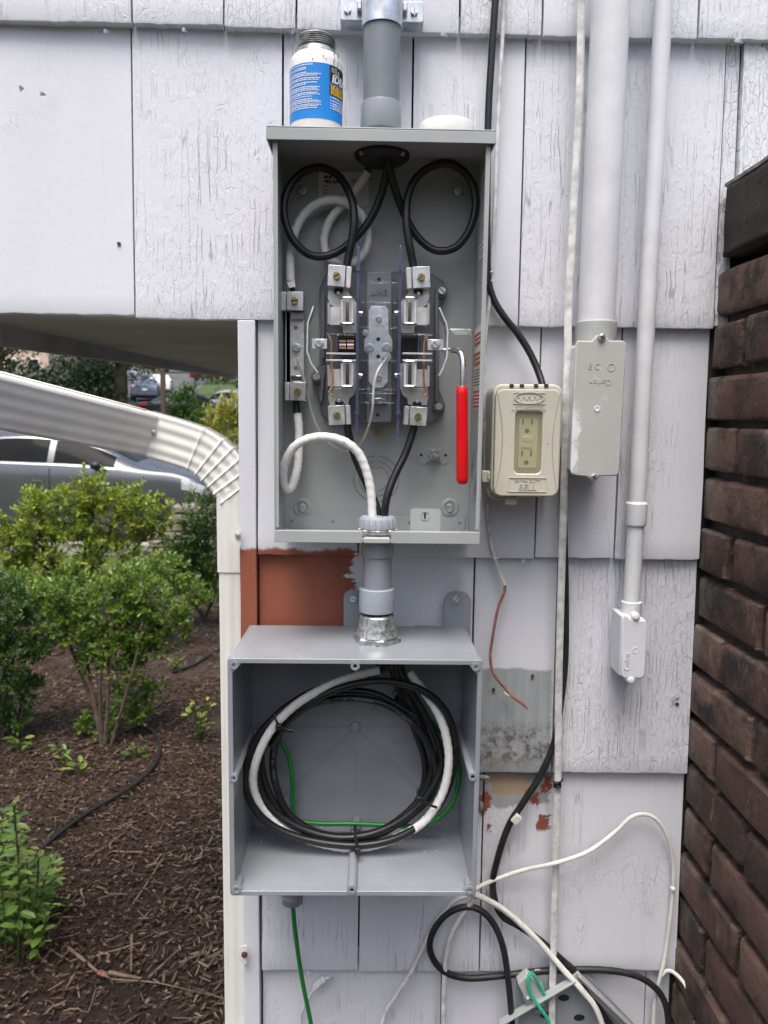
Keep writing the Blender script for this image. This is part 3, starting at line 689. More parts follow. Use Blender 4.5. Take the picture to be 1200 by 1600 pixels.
# floor with a front lip notched for the connector
gx0, gx1 = XW(566, 840, MF), XW(611, 840, MF)
lip = ZW(588, 830, MF)
MB().box(mx0+.0005, mx1-.0005, MF+0.001, MBK, mz0, mz0+T).build('floor_panel', SG, meter, 0.0005)
for xa_, xb_ in ((mx0, gx0), (gx1, mx1)):
    MB().box(xa_, xb_, MF-0.002, MF, mz0-0.0005, lip).build('front_lip', SG, meter, 0.0006)
    MB().box(xa_, xb_, MF, MF+0.006, lip-0.0016, lip).build('lip_return', SG, meter)
zfl = ZW(590, 792, MBK-0.003)
fl_ = MB().box(mx0+0.008, mx1-0.006, MBK-0.0022, MBK-0.0003, mz0+T, mz0+0.022).build('floor_flange', SG, meter, 0.0005)
for x_ in (456, 520, 640, 718):
    c = P(x_, 815, MBK-0.0022); MB().prism(circle(c.x, mz0+0.013, 0.0026, 14), MBK-0.0021, MBK-0.0026).build('hole', M['pvc_pipe'], fl_)
tx0, tx1 = XW(641, 820, MF+0.02), XW(688, 820, MF+0.02)
tab = MB().prism(rrect((tx0+tx1)/2, (ZW(660,795,MF+.02)+mz0)/2, tx1-tx0, ZW(660,795,MF+.02)-mz0, 0.004), MF+0.02, MF+0.0215).build('seal_tab', SG, meter)
c = P(664, 806, MF+0.0198); MB().frame(circle(c.x, c.z, 0.0065), circle(c.x, c.z, 0.0055), MF+0.0192, MF+0.0199).build('punch_ring', SG, tab)
MB().box(c.x-.0012, c.x+.0012, MF+0.0192, MF+0.0199, c.z-.004, c.z+.004).build('slot', M['dark'], tab)
# mounting screws sit in pressed dimples
for px, py in ((472, 793), (703, 793), (472, 297), (716, 298)):
    c = P(px, py, MBK-0.001)
    d = MB().lathe([(0.0145, 0), (0.0125, 0.0022), (0.0085, 0.0018), (0.0075, 0.0004), (0.002, 0.0003)], (c.x, MBK+0.0003, c.z), (0,-1,0), 28, False).build('dimple', SG, meter, smooth=60)
    screw('hex', d, (c.x, MBK-0.0012, c.z), random.uniform(-1, 1))
# knockout rings
def rings(px, py, radii, parent, tabs=True):
    c = P(px, py, MBK)
    for r in radii:
        k = MB().frame(circle(c.x, c.z, r+0.0007, 40), circle(c.x, c.z, r-0.0005, 40), MBK-0.0008, MBK+0.0001).build('knockout_ring', M['pvc_pipe'], parent)
        if tabs:
            for s in (1, -1): MB().box(c.x-0.003, c.x+0.003, MBK-0.0009, MBK, c.z+s*r-0.0012, c.z+s*r+0.0012).build('knockout_bridge', SG, k)
rings(588, 748, (0.0345, 0.026, 0.0185), meter)
for xs, sgn, zc, yc in ((mx0+T, 1, ZW(436, 745, -0.07), -0.066), (mx1-T, -1, ZW(740, 745, -0.07), -0.066)):
    for r in (0.036, 0.026, 0.018):
        b = MB(); n = 36; vs = []; fs = []
        for k in range(n):
            a = 2*pi*k/n
            for q in (r-0.0005, r+0.0007): vs.append((xs+sgn*0.0006, yc+q*cos(a)*0.95, zc+q*sin(a)))
            for q in (r-0.0005, r+0.0007): vs.append((xs, yc+q*cos(a)*0.95, zc+q*sin(a)))
        for k in range(n):
            a = k*4; c2 = ((k+1) % n)*4; fs += [(a, a+1, c2+1, c2), (a, c2, c2+2, a+2), (a+1, a+3, c2+3, c2+1)]
        b.add(vs, fs).build('knockout_ring', M['pvc_pipe'], meter)
# small extra knockout plate with bolt, right of the rings
c = P(677, 711, MBK); pl_ = MB().prism(rrect(c.x, c.z, 0.047, 0.028, 0.008), MBK+.0001, MBK-0.0012).build('bolt_plate', SG, meter)
MB().prism(rrect(c.x+0.001, c.z, 0.022, 0.021, 0.002), MBK-0.0012, MBK-0.005).build('square_washer', SG, pl_, 0.0005)
b = MB().lathe([(0.0088, 0), (0.0088, 0.007)], (c.x+.001, MBK-0.005, c.z), (0,-1,0), 6).lathe([(0.0038, 0), (0.0038, 0.004)], (c.x+.001, MBK-0.012, c.z), (0,-1,0), 14); b.build('nut', M['galv'], pl_, 0.0006)
for s in (-1, 1): MB().prism(circle(c.x+s*0.0185, c.z, 0.0022, 12), MBK-0.0011, MBK-0.0016).build('hole', M['dark'], pl_)
# ground stud below the block
c = P(590, 677, MBK); g_ = MB().lathe([(0.0085, 0), (0.0085, 0.0006)], (c.x, MBK, c.z), (0,-1,0), 24).build('bonding_washer', SG, meter); screw('brass', g_, (c.x, MBK-0.0006, c.z), 0.7)
# conduit opening in the ceiling: dark hub flange
c = P(597, 240, -0.066); hub = MB().lathe([(0.038, 0), (0.038, 0.004), (0.031, 0.010), (0.026, 0.010)], (c.x, c.y, mzl+0.004), (0,0,-1), 32).build('hub_flange', M['trim'], meter, smooth=40)
for a in (0.6, 2.5, 3.8, 5.6): link('screw', SM['hexsmall'], hub, loc=(c.x+0.034*cos(a), c.y+0.034*sin(a), mzl), rot=(pi/2, 0, 0))
# rating label
lx0, lx1 = XW(498, 290, MBK), XW(576, 290, MBK); lz0, lz1 = ZW(537, 321, MBK), ZW(537, 269, MBK)
lab = MB().box(lx0, lx1, MBK-0.0006, MBK, lz0, lz1).build('rating_label', M['paper'], meter)
yl = MBK-0.0008
lettering('MILBANK', 0.0075, ((lx0+lx1)/2-0.012, yl, lz1-0.0135), lab, M['ink'], 0.0001, bold=0.0002)
lettering('CMA', 0.0055, (lx1-0.020, yl, lz1-0.0125), lab, M['ink'], 0.0001)
MB().prism([(lx0+.006, lz1-.009), (lx0+.011, lz1-.004), (lx0+.014, lz1-.008), (lx0+.019, lz1-.003), (lx0+.019, lz1-.009)], yl, yl-0.0001).build('logo', M['ink'], lab)
for k, t in enumerate(('Item:', 'Desc:', 'Post:', 'Cat:')):
    lettering(t, 0.0042, (lx0+.010, yl, lz1-0.020-0.0048*k), lab, M['ink'], 0.0001)
bars = MB(); x = lx0+0.004
while x < lx1-0.018: w_ = random.choice((.0005, .0009, .0014)); bars.box(x, x+w_, yl-0.0001, yl, lz0+0.003, lz0+0.0075); x += w_+random.choice((.0006, .001))
kind(bars.build('barcode', M['ink'], lab), 'stuff')
# stickers on the right side panel
def side_sticker(y0, y1, z0, z1, mat, name='sticker', lift=0.0004, lines=0, lmat='ink'):
    xs = mx1-T; s = MB().box(xs-lift, xs+0.0001, y0, y1, z0, z1).build(name, M[mat], meter)
    if lines:
        ln = MB()
        for k in range(lines):
            z = z1-(k+1)*(z1-z0)/(lines+1); y = y0+0.004
            while y < y1-0.008:
                q = random.uniform(.003, .009); ln.box(xs-lift-.0002, xs-lift+.0001, y, min(y+q, y1-.004), z-.0007, z+.0007); y += q+.0015
        kind(ln.build('print_line', M[lmat], s), 'stuff')
    return s
z5 = lambda py: ZW(748, py, -0.095)
side_sticker(-0.118, -0.030, z5(640), z5(506), 'paper')
side_sticker(-0.116, -0.034, z5(536), z5(517), 'orange', lift=.0008, lines=2, lmat='whitep')
side_sticker(-0.116, -0.034, z5(569), z5(548), 'orange', lift=.0008, lines=2, lmat='whitep')
side_sticker(-0.116, -0.034, z5(605), z5(572), 'paper', lift=.0008, lines=6)
side_sticker(-0.116, -0.034, z5(637), z5(609), 'warnred', lift=.0008, lines=4, lmat='whitep')
side_sticker(-0.110, -0.045, z5(378), z5(262), 'paper', lift=.0006, lines=18)
side_sticker(-0.105, -0.058, z5(400), z5(383), 'paper', lift=.0006, lines=2)

# ---------------------------------------------------------------- the meter block
YK = -0.02
def pxpoly(pts, Y): return [(P(a, b, Y).x, P(a, b, Y).z) for a, b in pts]
base = pxpoly([(508, 427), (520, 424), (668, 424), (683, 432), (692, 438), (697, 447), (698, 460), (692, 470), (686, 480), (686, 608), (692, 622), (696, 634), (692, 648), (682, 657), (664, 662), (516, 662), (503, 648), (499, 632), (492, 602), (486, 592), (490, 578), (499, 570), (499, 452)], YK)
blk = MB().prism(base, MBK-0.001, YK).build('terminal_block', M['block'], meter, 0.0018)
for pts in ([(503, 460), (505, 456), (507, 460), (507, 560), (503, 560)], [(680, 460), (682, 456), (685, 460), (685, 628), (680, 628)], [(503, 572), (508, 572), (504, 627), (499, 627)]):
    MB().prism(pxpoly(pts, YK-0.012), YK, YK-0.012).build('rib', M['block'], blk, 0.0008)
for px, py in ((690, 455), (685, 635), (495, 589)):
    c = P(px, py, YK-.004); bs = MB().lathe([(0.0095, 0), (0.0095, .004), (0.0085, .005)], (c.x, YK, c.z), (0,-1,0), 24).build('boss', M['block'], blk); screw('zincslot', bs, (c.x, YK-0.005, c.z), random.uniform(-1.2, 1.2))
YCOL = -0.055
col_ = MB().prism(pxpoly([(574, 425), (611, 424), (612, 440), (612, 658), (609, 660), (573, 660), (573, 440)], YCOL), YK, YCOL).build('centre_column', M['block'], meter, 0.001)
for px, py in ((592, 437), (590, 648)):
    c = P(px, py, YCOL); MB().prism(circle(c.x, c.z, 0.003, 14), YCOL+.0005, YCOL-0.0004).build('hole', M['dark'], col_)
lettering('LINE', 0.012, P(592, 457, YCOL-.0004), col_, M['block'], 0.0008)
lettering('LOAD', 0.012, P(590, 617, YCOL-.0004), col_, M['block'], 0.0008)
MB().prism(pxpoly([(579, 612), (602, 612), (605, 622), (603, 630), (578, 630), (576, 622)], YCOL), YCOL, YCOL-0.006).build('catch', M['block'], col_, 0.001)
YPL = YCOL-0.0025
pl2 = MB().prism(pxpoly([(580, 478), (602, 478), (607, 485), (607, 520), (613, 531), (613, 548), (606, 553), (606, 596), (598, 606), (584, 606), (576, 596), (576, 553), (569, 548), (569, 531), (576, 520), (576, 485)], YPL), YCOL-.0002, YPL).build('neutral_plate', M['zincplate'], meter, 0.0004)
for px, py in ((577, 544), (604, 543), (604, 558)): screw('hex', pl2, P(px, py, YPL), random.uniform(-1, 1))
for px, py in ((592, 498), (592, 590), (571, 520)): screw('hexsmall', pl2, P(px, py, YPL), random.uniform(-1, 1))
for px, py in ((591, 530), (591, 557)):
    c = P(px, py, YPL); MB().prism(circle(c.x, c.z, 0.003, 14), YPL+.0005, YPL-0.0003).build('hole', M['dark'], pl2)

# lugs: aluminium block with a wire bore and a slotted brass screw
def lug(px0, px1, py0, py1, Y, rot=0.0, side=1, scr='brass', bore='top'):
    a = P(px0, py0, Y); b2 = P(px1, py1, Y); cx, cz = (a.x+b2.x)/2, (a.z+b2.z)/2; w_, h_ = b2.x-a.x, a.z-b2.z
    R = Matrix.Translation((cx, Y, cz)) @ Matrix.Rotation(rot, 4, 'Y')
    m = MB().box(-w_/2 if side > 0 else -w_/2+w_*0.26, w_/2-w_*0.26 if side > 0 else w_/2, 0, 0.030, -h_/2, h_/2, R).build('lug', M['alu'], meter, 0.0008)
    xs = w_/2-w_*0.25 if side > 0 else -w_/2
    MB().box(xs+.0005, xs+w_*0.25-.0005, 0.004, 0.030, -h_/2, h_/2, R).build('lug_cheek', M['tin'], m, 0.0008)
    xo = -w_*0.12*side
    link('lug_screw', SM[scr], m, loc=R @ Vector((xo, 0.0006, -h_*0.02)), rot=(0, random.uniform(-1.2, 1.2), 0))
    bc = R @ Vector((xo, 0.013, (h_/2+0.0002) if bore == 'top' else -h_/2-0.0002))
    MB().lathe([(0.0078, 0), (0.0078, 0.0005)], bc, (0, 0, 1 if bore == 'top' else -1), 18).build('bore', M['dark'], m)
    return m
YL = -0.078
lug(512, 549, 414, 448, YL, 0.05, 1); lug(635, 672, 416, 450, YL, -0.05, -1)
lug(513, 548, 633, 664, YL, -0.06, 1, 'brass', 'bot'); lug(631, 667, 635, 665, YL, 0.06, -1, 'brass', 'bot')
lug(438, 474, 455, 485, -0.050, 0, -1); lug(444, 478, 597, 626, -0.050, 0, -1, 'brass', 'bot')
for px, py in ((529, 458), (654, 459), (530, 626), (652, 627)):
    c = P(px, py, -.066); we = MB().box(c.x-.006, c.x+.006, c.y, c.y+.006, c.z+(.001 if py < 500 else -.006), c.z+(.006 if py < 500 else -.001)).build('wire_end', M['dark'], meter)
    MB().sphere((c.x, c.y-.001, c.z), .0028, 6).build('bolt_tip', M['chrome'], we)
# neutral bar on its standoff at left
YN = -0.030
nb = MB().prism(pxpoly([(446, 488), (475, 488), (475, 598), (446, 598)], YN), YN, YN+0.003).build('neutral_bar', M['zincplate'], meter, 0.0006)
MB().box(P(447, 540, YN).x, P(454, 540, YN).x, YN, MBK, P(450, 598, YN).z, P(450, 488, YN).z).build('standoff', M['pvc'], nb, 0.0006)
MB().prism(pxpoly([(455, 489), (475, 489), (475, 500), (455, 500)], YN), YN-0.001, YN-0.010).build('step', M['steel_grey'], nb, 0.001)
MB().prism(pxpoly([(455, 587), (473, 587), (473, 597), (455, 597)], YN), YN-0.001, YN-0.012).build('clip', M['chrome'], nb, 0.001)
screw('hex', nb, P(463, 544, YN), 0.5)
for py in (512, 575):
    c = P(462, py, YN); MB().prism(circle(c.x, c.z, 0.003, 14), YN-.0003, YN+.0004).build('hole', M['pvc_pipe'], nb)

# bus straps and meter jaws
def strap(pts, Y, name='bus_strap'):
    return MB().prism(pxpoly(pts, Y), Y, Y+0.003).build(name, M['tin'], meter, 0.0006)
def mir(pts, c=591): return [(2*c-x, y) for x, y in pts]
tl = [(514, 449), (543, 451), (546, 460), (553, 466), (557, 474), (557, 520), (536, 520), (534, 484), (522, 481), (515, 475), (512, 464)]
tr_ = [(2*591.5-x, y) for x, y in tl]
bl = [(515, 633), (544, 632), (546, 622), (553, 617), (557, 606), (557, 568), (535, 568), (534, 606), (520, 606), (513, 612), (513, 622)]
br = [(2*591-x, y) for x, y in bl]
YB_ = -0.058
for p_ in (tl, tr_, bl, br): strap(p_, YB_)
lettering('A', 0.006, P(643, 610, YB_-.0003), meter, M['pvc_pipe'], 0.0002)
def jaw(px, py, s, hpx=34):
    # two sprung blades with curled lead-ins facing each other, on a bent carrier leaf
    c = P(px, py, -0.085); h = hpx*pxm(-0.085)
    def leaf(prof, z0, z1, name, par, th=0.0018):
        vs = []; fs = []
        for a, b2 in prof:
            for z in (z0, z1): vs.append((c.x+a, c.y+b2, c.z+z))
        for i in range(len(prof)-1): fs.append((2*i, 2*i+1, 2*i+3, 2*i+2))
        o = MB().add(vs, fs).build(name, M['tin'], par, smooth=0); sm = o.modifiers.new('thick', 'SOLIDIFY'); sm.thickness = th; return o
    o = leaf([(-s*0.026, 0.026), (-s*0.0265, 0.006), (-s*0.0245, 0.003), (-s*0.010, 0.003), (-s*0.008, 0.022)], -h*.54, h*.24, 'jaw_carrier', meter)
    leaf([(-s*0.0275, 0.026), (-s*0.028, 0.000), (-s*0.027, -0.003), (-s*0.0245, -0.0005)], -h*.52, h*.40, 'jaw_wing', o)
    for dx in (-0.0052, 0.0052):
        leaf([(dx*1.75, -0.012), (dx*1.6, -0.0155), (dx*1.15, -0.0155), (dx*0.5, -0.009), (dx*0.42, -0.002), (dx*0.9, 0.012)], -h/2, h/2, 'jaw_blade', o, 0.0015)
    for z in (h*.5+.0015, -h*.5-.0015):
        q = [Vector((c.x+x, c.y+y, c.z+z)) for x, y in ((-.0085, .004), (-.0092, -.013), (-.006, -.017), (.006, -.017), (.0092, -.013), (.0085, .004))]
        MB().tube(spline(q, .002), .0012, 6).build('jaw_clip', M['chrome'], o)
    MB().box(c.x-.0075, c.x+.0075, c.y+.013, c.y+.016, c.z-h*.5, c.z+h*.5).build('jaw_gap', M['block'], o)
    q = Vector((c.x+s*0.0135, c.y-0.002, c.z-h*.05))
    for k in range(3): MB().lathe([(.0046-.0008*k, 0), (.0046-.0008*k, .0022)], q+Vector((s*.0024*k, 0, 0)), (s,0,0), 12).build('spring_cap', M['chrome'], o)
for px, py, s in ((543, 488, 1), (640, 488, -1), (543, 585, 1), (640, 585, -1)): jaw(px, py, s)

# clear guards: two blue-edged fins, shelves, and a channel-shaped cover
YF = -0.098
for px in (559, 624):
    a = P(px, 390, YF); b2 = P(px-0.5, 684, YF); x0 = (a.x+b2.x)/2
    top_z, bot_z = P(px, 383, YF).z, P(px, 686, YF).z
    poly = [(YF, top_z-0.004), (YF+.003, top_z), (YF+.012, top_z-0.01), (YF+.03, top_z-0.05), (YK, top_z-0.06), (YK, bot_z+0.06), (YF+.03, bot_z+0.05), (YF+.012, bot_z+0.01), (YF+.003, bot_z), (YF, bot_z+0.004)]
    n = len(poly); b = MB()
    vs = [(x0-.0011, y, z) for y, z in poly]+[(x0+.0011, y, z) for y, z in poly]
    b.add(vs, [tuple(range(n)), tuple(range(2*n-1, n-1, -1))]+[(i, (i+1) % n, (i+1) % n+n, i+n) for i in range(n)])
    fin = b.build('clear_fin', M['clear'], meter)
    e = MB().box(x0-.0022, x0+.0022, YF-0.0012, YF+.0010, bot_z+.001, top_z-.001).build('fin_edge', M['clearblue'], fin, 0.0008)
    for py in (420, 645):
        c = P(px, py, YF); MB().lathe([(0.0034, 0), (0.0034, .003)], (x0, YF-.001, c.z), (0,-1,0), 14).build('fin_stud', M['clearblue'], fin)
xf0, xf1 = P(561, 530, YF).x, P(622, 530, YF).x
cz0, cz1 = P(591, 628, YF).z, P(591, 440, YF).z
cov = MB().box(xf0+.001, xf1-.001, -0.0835, -0.082, cz0+.012, cz1).build('clear_cover', M['clear'], meter, 0.0006)
MB().box(P(591,446,-.086).x-.0005, P(591,446,-.086).x+.0005, -0.0885, -0.084, P(591, 510, -.086).z, P(591, 446, -.086).z).build('cover_rib', M['clear'], cov)
MB().prism(pxpoly([(571, 474), (578, 472), (581, 475), (581, 500), (578, 503), (571, 501)], -.084), -0.0855, -0.0838).build('cover_pad', M['clear'], cov)
for py in (440, 472, 511, 563, 608, 629):
    z_ = P(591, py, -.086).z; MB().box(xf0+.001, xf1-.001, -0.090, -0.084, z_-.0007, z_+.0007).build('cover_ridge', M['clear'], cov, 0.0003)
for px0, px1 in ((507, 557), (626, 676)):
    for py in (522, 552.5, 563):
        a = P(px0+4, py, -.095); b2 = P(px1-2, py, -.095)
        MB().box(a.x, b2.x, -0.098, -0.045, a.z-.0008, a.z+.0008).build('clear_shelf', M['clear'], meter, 0.0004)
        MB().box(a.x-.001, b2.x+.001, -0.0992, -0.0978, a.z-.0012, a.z+.0012).build('shelf_edge', M['clear_highlight'] if py > 530 else M['clear'], meter, 0.0004)
    for py0, py1 in ((470, 520), (566, 610)):
        sx = px0+3 if px0 < 560 else px1-3
        a = P(sx, py0, -.092); b2 = P(sx, py1, -.092)
        MB().box(a.x-.0007, a.x+.0007, -0.092, -0.05, b2.z, a.z).build('clear_side', M['clear'], meter, 0.0003)
    sx = 527 if px0 < 560 else 654
    a = P(sx, 524, -.09); b2 = P(sx, 552, -.09); MB().box(a.x-.0008, a.x+.0008, -0.092, -0.05, b2.z, a.z).build('clear_side', M['clearblue'], meter, 0.0003)
arc = [(P(591, 628, -.086).x+0.0145*cos(t), P(591, 632, -.086).z+0.009*sin(t)) for t in [pi*k/10 for k in range(11)]]
MB().tube([(x, -0.089, z) for x, z in arc], 0.0008, 6).build('cover_arch', M['clear'], cov)

# bypass mechanism: side arms, their plates and copper links, contacts, lever
def arm(pts, x_in, s, plate):
    b = MB(); vs = []; fs = []
    for px, py in pts:
        c = P(px, py, -0.085)
        for dy in (-0.014, 0.016): vs.append((c.x, c.y+dy, c.z))
    for i in range(len(pts)-1): fs.append((2*i, 2*i+1, 2*i+3, 2*i+2))
    o = b.add(vs, fs).build('bypass_arm', M['zincplate'], meter, smooth=0); sm = o.modifiers.new('thick', 'SOLIDIFY'); sm.thickness = 0.0018
    p0, p1 = P(plate[0], plate[1], -.082), P(plate[2], plate[3], -.082)
    pl_ = MB().box(p0.x, p1.x, -0.082, -0.0805, p1.z, p0.z).build('arm_plate', M['zincplate'], o, 0.0006)
    screw('hex', pl_, P((plate[0]+plate[2])/2, (plate[1]+plate[3])/2, -0.082), 0.6)
    return o
arm([(490, 480), (481, 506), (480, 551), (487, 570), (497, 584)], 0, 1, (487, 529, 511, 545))
arm([(686, 482), (697, 507), (699, 520), (698, 558), (692, 576), (686, 588)], 0, -1, (668, 530, 693, 547))
for pts in ([(513, 523), (518, 535), (518, 560), (520, 600), (514, 613), (519, 618)], [(668, 524), (663, 536), (662, 560), (663, 600), (668, 612), (662, 619)]):
    MB().tube(path(pts, -0.088, .003), 0.0015, 8).build('copper_link', M['copper'], meter)
ct = P(530, 531, -.06); 
MB().box(P(528,531,-.06).x, P(556,531,-.06).x, -0.058, -0.03, P(540,549,-.06).z, P(540,528,-.06).z).build('contact_well', M['dark'], meter)
MB().box(P(627,531,-.06).x, P(656,531,-.06).x, -0.058, -0.03, P(640,549,-.06).z, P(640,528,-.06).z).build('contact_well', M['dark'], meter)
for k in range(2):
    for j in range(3):
        a = P(530+k*12.5, 532+j*5.2, -.06); MB().cyl((a.x, -0.0605, a.z-.001), (a.x+0.0095, -0.0605, a.z-.001), 0.0020, 10).build('contact_bar', M['copper'] if j != 1 else M['chrome'], meter)
MB().prism(pxpoly([(702, 514), (735, 514), (736, 524), (710, 524)], -.07), -0.070, -0.0715).build('lever_tongue', M['alu'], meter, 0.0006)
MB().prism(pxpoly([(731, 515), (736, 515), (736, 526), (733, 526)], -.07), -0.068, -0.074).build('lever_tongue', M['alu'], meter, 0.0006)
lr = path([(690, 548, -.075), (706, 547, -.078), (718, 550, -.088), (723, 562, -.095), (724, 585, -.098), (724, 640, -.100)], None, .002)
rod = MB().tube(lr, 0.0042, 14).build('bypass_lever', M['chrome'], meter)
ga, gb = P(722, 604, -.099), P(722.5, 757, -.102); L_ = (gb-ga).length
MB().lathe([(0.0068, 0), (0.0078, 0.0015), (0.0080, 0.01), (0.0084, L_*0.6), (0.0086, L_-0.009), (0.0076, L_-.003), (0.0045, L_-.0004), (0.001, L_)], ga, gb-ga, 22).build('red_grip', M['redgrip'], rod, smooth=50)
# ---------------------------------------------------------------- cables inside the meter box
def cable(name, label, pts, r, mat, Y=None, group=None, wrap=0, n=10, step=None, cat='cable', flat=None):
    o = MB().tube(path(pts, Y, step or (0.0022 if wrap else 0.005)), r, n, wrap, flat=flat).build(name, M[mat], None, smooth=(40 if not wrap else 30))
    return tag(o, label, cat, group)
cable('line_cable', 'black cable looped at upper left inside the meter box', [(604, 215, -.066), (604, 262, -.062), (597, 300, -.05), (580, 340, -.045), (553, 374, -.045), (520, 397, -.045), (486, 399, -.050), (458, 375, -.055), (444, 335, -.055), (449, 298, -.05), (472, 270, -.045), (502, 262, -.045), (530, 276, -.05), (549, 310, -.062), (553, 345, -.068), (549, 380, -.068), (543, 408, -.066), (541, 425, -.066)], 0.0056, 'black')
cable('line_cable', 'black cable looped at upper right inside the meter box', [(602, 215, -.07), (608, 258, -.066), (617, 295, -.055), (632, 335, -.045), (652, 370, -.04), (680, 391, -.042), (711, 387, -.048), (734, 358, -.05), (743, 318, -.05), (735, 282, -.050), (712, 259, -.052), (682, 257, -.052), (654, 274, -.052), (638, 304, -.058), (635, 345, -.066), (640, 385, -.068), (645, 410, -.066), (647, 428, -.066)], 0.0056, 'black')
nt_ = thing('neutral_cable', 'white taped cable looping behind the upper left black loop to the neutral lug', 'cable', P(580, 225, -.055))
MB().tube(path([(592, 215, -.06), (587, 245, -.05), (572, 272, -.034)], None), 0.0052, 10).build('bare_black_end', M['black'], nt_)
MB().tube(path([(574, 268, -.036), (560, 290, -.03), (540, 315, -.024), (515, 345, -.022), (506, 378, -.022), (514, 403, -.022), (535, 413, -.022), (560, 405, -.024), (573, 383, -.028), (572, 352, -.032), (558, 328, -.034), (530, 313, -.034), (498, 317, -.034), (473, 338, -.034), (459, 368, -.036), (454, 405, -.038), (454, 440, -.038)], None, .0022), 0.0062, 12, 0.013).build('white_tape', M['white'], nt_, smooth=30)
MB().tube(path([(454, 438, -.038), (457, 452, -.038), (458, 462, -.038)], None, .002), 0.0035, 8).build('bare_black_end', M['dark'], nt_)
MB().add([P(448, 441, -.044), P(460, 438, -.045), P(462, 448, -.047), P(452, 450, -.046)], [(0,1,2,3)]).build('tape_tail', M['white'], nt_, smooth=0)
n2 = thing('neutral_cable', 'white taped cable arching from lower neutral lug into bottom connector', 'cable', P(580, 815, -.085))
MB().tube(path([(463, 620, -.036), (463, 638, -.036), (465, 655, -.038)], None), 0.0052, 10).build('bare_black_end', M['black'], n2)
MB().tube(path([(465, 646, -.038), (467, 668, -.040), (467, 700, -.044), (464, 735, -.050), (454, 763, -.060), (443, 757, -.072), (444, 728, -.082), (459, 699, -.088), (484, 685, -.090), (513, 683, -.090), (540, 691, -.090), (560, 708, -.088), (573, 738, -.086), (580, 772, -.085), (582, 815, -.085)], None, .0022), 0.0063, 12, 0.013).build('white_tape', M['white'], n2, smooth=30)
cable('load_cable', 'black cable from lower left lug down into bottom connector', [(541, 655, -.066), (545, 680, -.064), (554, 712, -.062), (570, 750, -.068), (586, 785, -.076), (594, 815, -.08)], 0.0056, 'black')
cable('load_cable', 'black cable from lower right lug down into bottom connector', [(649, 658, -.066), (643, 682, -.066), (632, 712, -.07), (616, 745, -.078), (604, 780, -.086), (600, 815, -.086)], 0.0056, 'black')
cable('bonding_wire', 'thin pale grey wire drooping from neutral bar to centre plate', [(465, 560, -.034), (472, 580, -.036), (479, 610, -.034), (487, 645, -.03), (500, 675, -.03), (520, 697, -.03), (543, 705, -.034), (562, 696, -.05), (575, 670, -.075), (582, 640, -.09), (584, 605, -.094), (590, 580, -.092), (601, 564, -.075), (605, 557, -.064)], 0.0017, 'greywire', n=8, cat='wire')

# ---------------------------------------------------------------- service conduit above
YS = -0.062
cxu = 0.5*(XW(596, 20, YS)+XW(596.5, 190, YS))
rs = 28*pxm(YS)*0.97
up = thing('service_conduit', 'grey plastic conduit rising from the top of the meter box', 'conduit', (cxu, YS, mzt))
MB().lathe([(rs, 0), (rs, 1.0)], (cxu, YS, mzt+0.03), (0,0,1), 40).build('pipe', M['pvc_pipe'], up)
zc0, zc1_ = P(596, 196, YS-rs).z, P(596, 152, YS-rs).z
MB().lathe([(rs+.0026, 0), (rs+.003, .001), (rs+.003, zc1_-zc0-.002), (rs+.0024, zc1_-zc0), (rs, zc1_-zc0)], (cxu, YS, zc0), (0,0,1), 40).build('coupling', M['pvc'], up)
MB().lathe([(rs*.66, 0), (rs*.66, .012)], (cxu, YS, mzt-.0005), (0,0,1), 32).build('threaded_nipple', M['plastic_w'], up)
zs0 = P(596, 30, YS-rs).z
clamp = MB().lathe([(rs+.0005, 0), (rs+.0024, 0), (rs+.0024, .036), (rs+.0005, .036)], (cxu, YS, zs0), (0,0,1), 40, False).build('pipe_clamp', M['zinc'], up)
for s, x0p, x1p, tyy in ((-1, 532, 569, 16), (1, 624, 662, 19)):
    a, b2 = P(x0p, tyy-18, -.034), P(x1p, tyy+16, -.034)
    ear = MB().prism(rrect((a.x+b2.x)/2, (a.z+b2.z)/2, b2.x-a.x, a.z-b2.z, .004), -0.0345, -0.0325).build('clamp_ear', M['zinc'], clamp, 0.0006)
    screw('zincslot', ear, P((543 if s < 0 else 647), tyy, -.0346), 1.4)
    cxx = cxu+s*(rs+.006); MB().box(cxx-.0035, cxx+.0035, -0.047, -0.0345, b2.z+.008, b2.z+.020).build('clamp_lobe', M['zinc'], ear, 0.0015)
MB().box(P(532,10,-.03).x, P(662,10,-.03).x, -0.0322, -0.002, zs0+.024, zs0+.05).build('standoff_strut', M['zinc'], up)

# ---------------------------------------------------------------- conduit between the two boxes
YC = -0.085
cxl = 0.5*(XW(588.5, 860, YC)+XW(590, 950, YC)); rl = 24*pxm(YC-.02)
lo = thing('connecting_conduit', 'grey plastic conduit with couplings joining meter box to lower box', 'conduit', (cxl, YC, P(590, 1005, YC).z))
zq = lambda py: ZW(589, py, YC-rl)
MB().lathe([(rl*.97, 0), (rl*.97, zq(845)-zq(962))], (cxl, YC, zq(962)), (0,0,1), 36).build('pipe', M['pvc'], lo)
MB().lathe([(rl+.0016, 0), (rl+.002, .001), (rl+.002, mz0-.001-zq(873))], (cxl, YC, zq(873)), (0,0,1), 36).build('male_adapter', M['pvc'], lo)
MB().lathe([(rl+.0042, 0), (rl+.0046, .001), (rl+.0044, zq(922)-zq(959)-.001), (rl+.003, zq(922)-zq(959))], (cxl, YC, zq(960)), (0,0,1), 36).build('coupling', M['pvc_lite'], lo)
MB().lathe([(rl+.0025, 0), (rl+.0025, .0022)], (cxl, YC, zq(963)), (0,0,1), 36).build('gasket', M['dark'], lo)
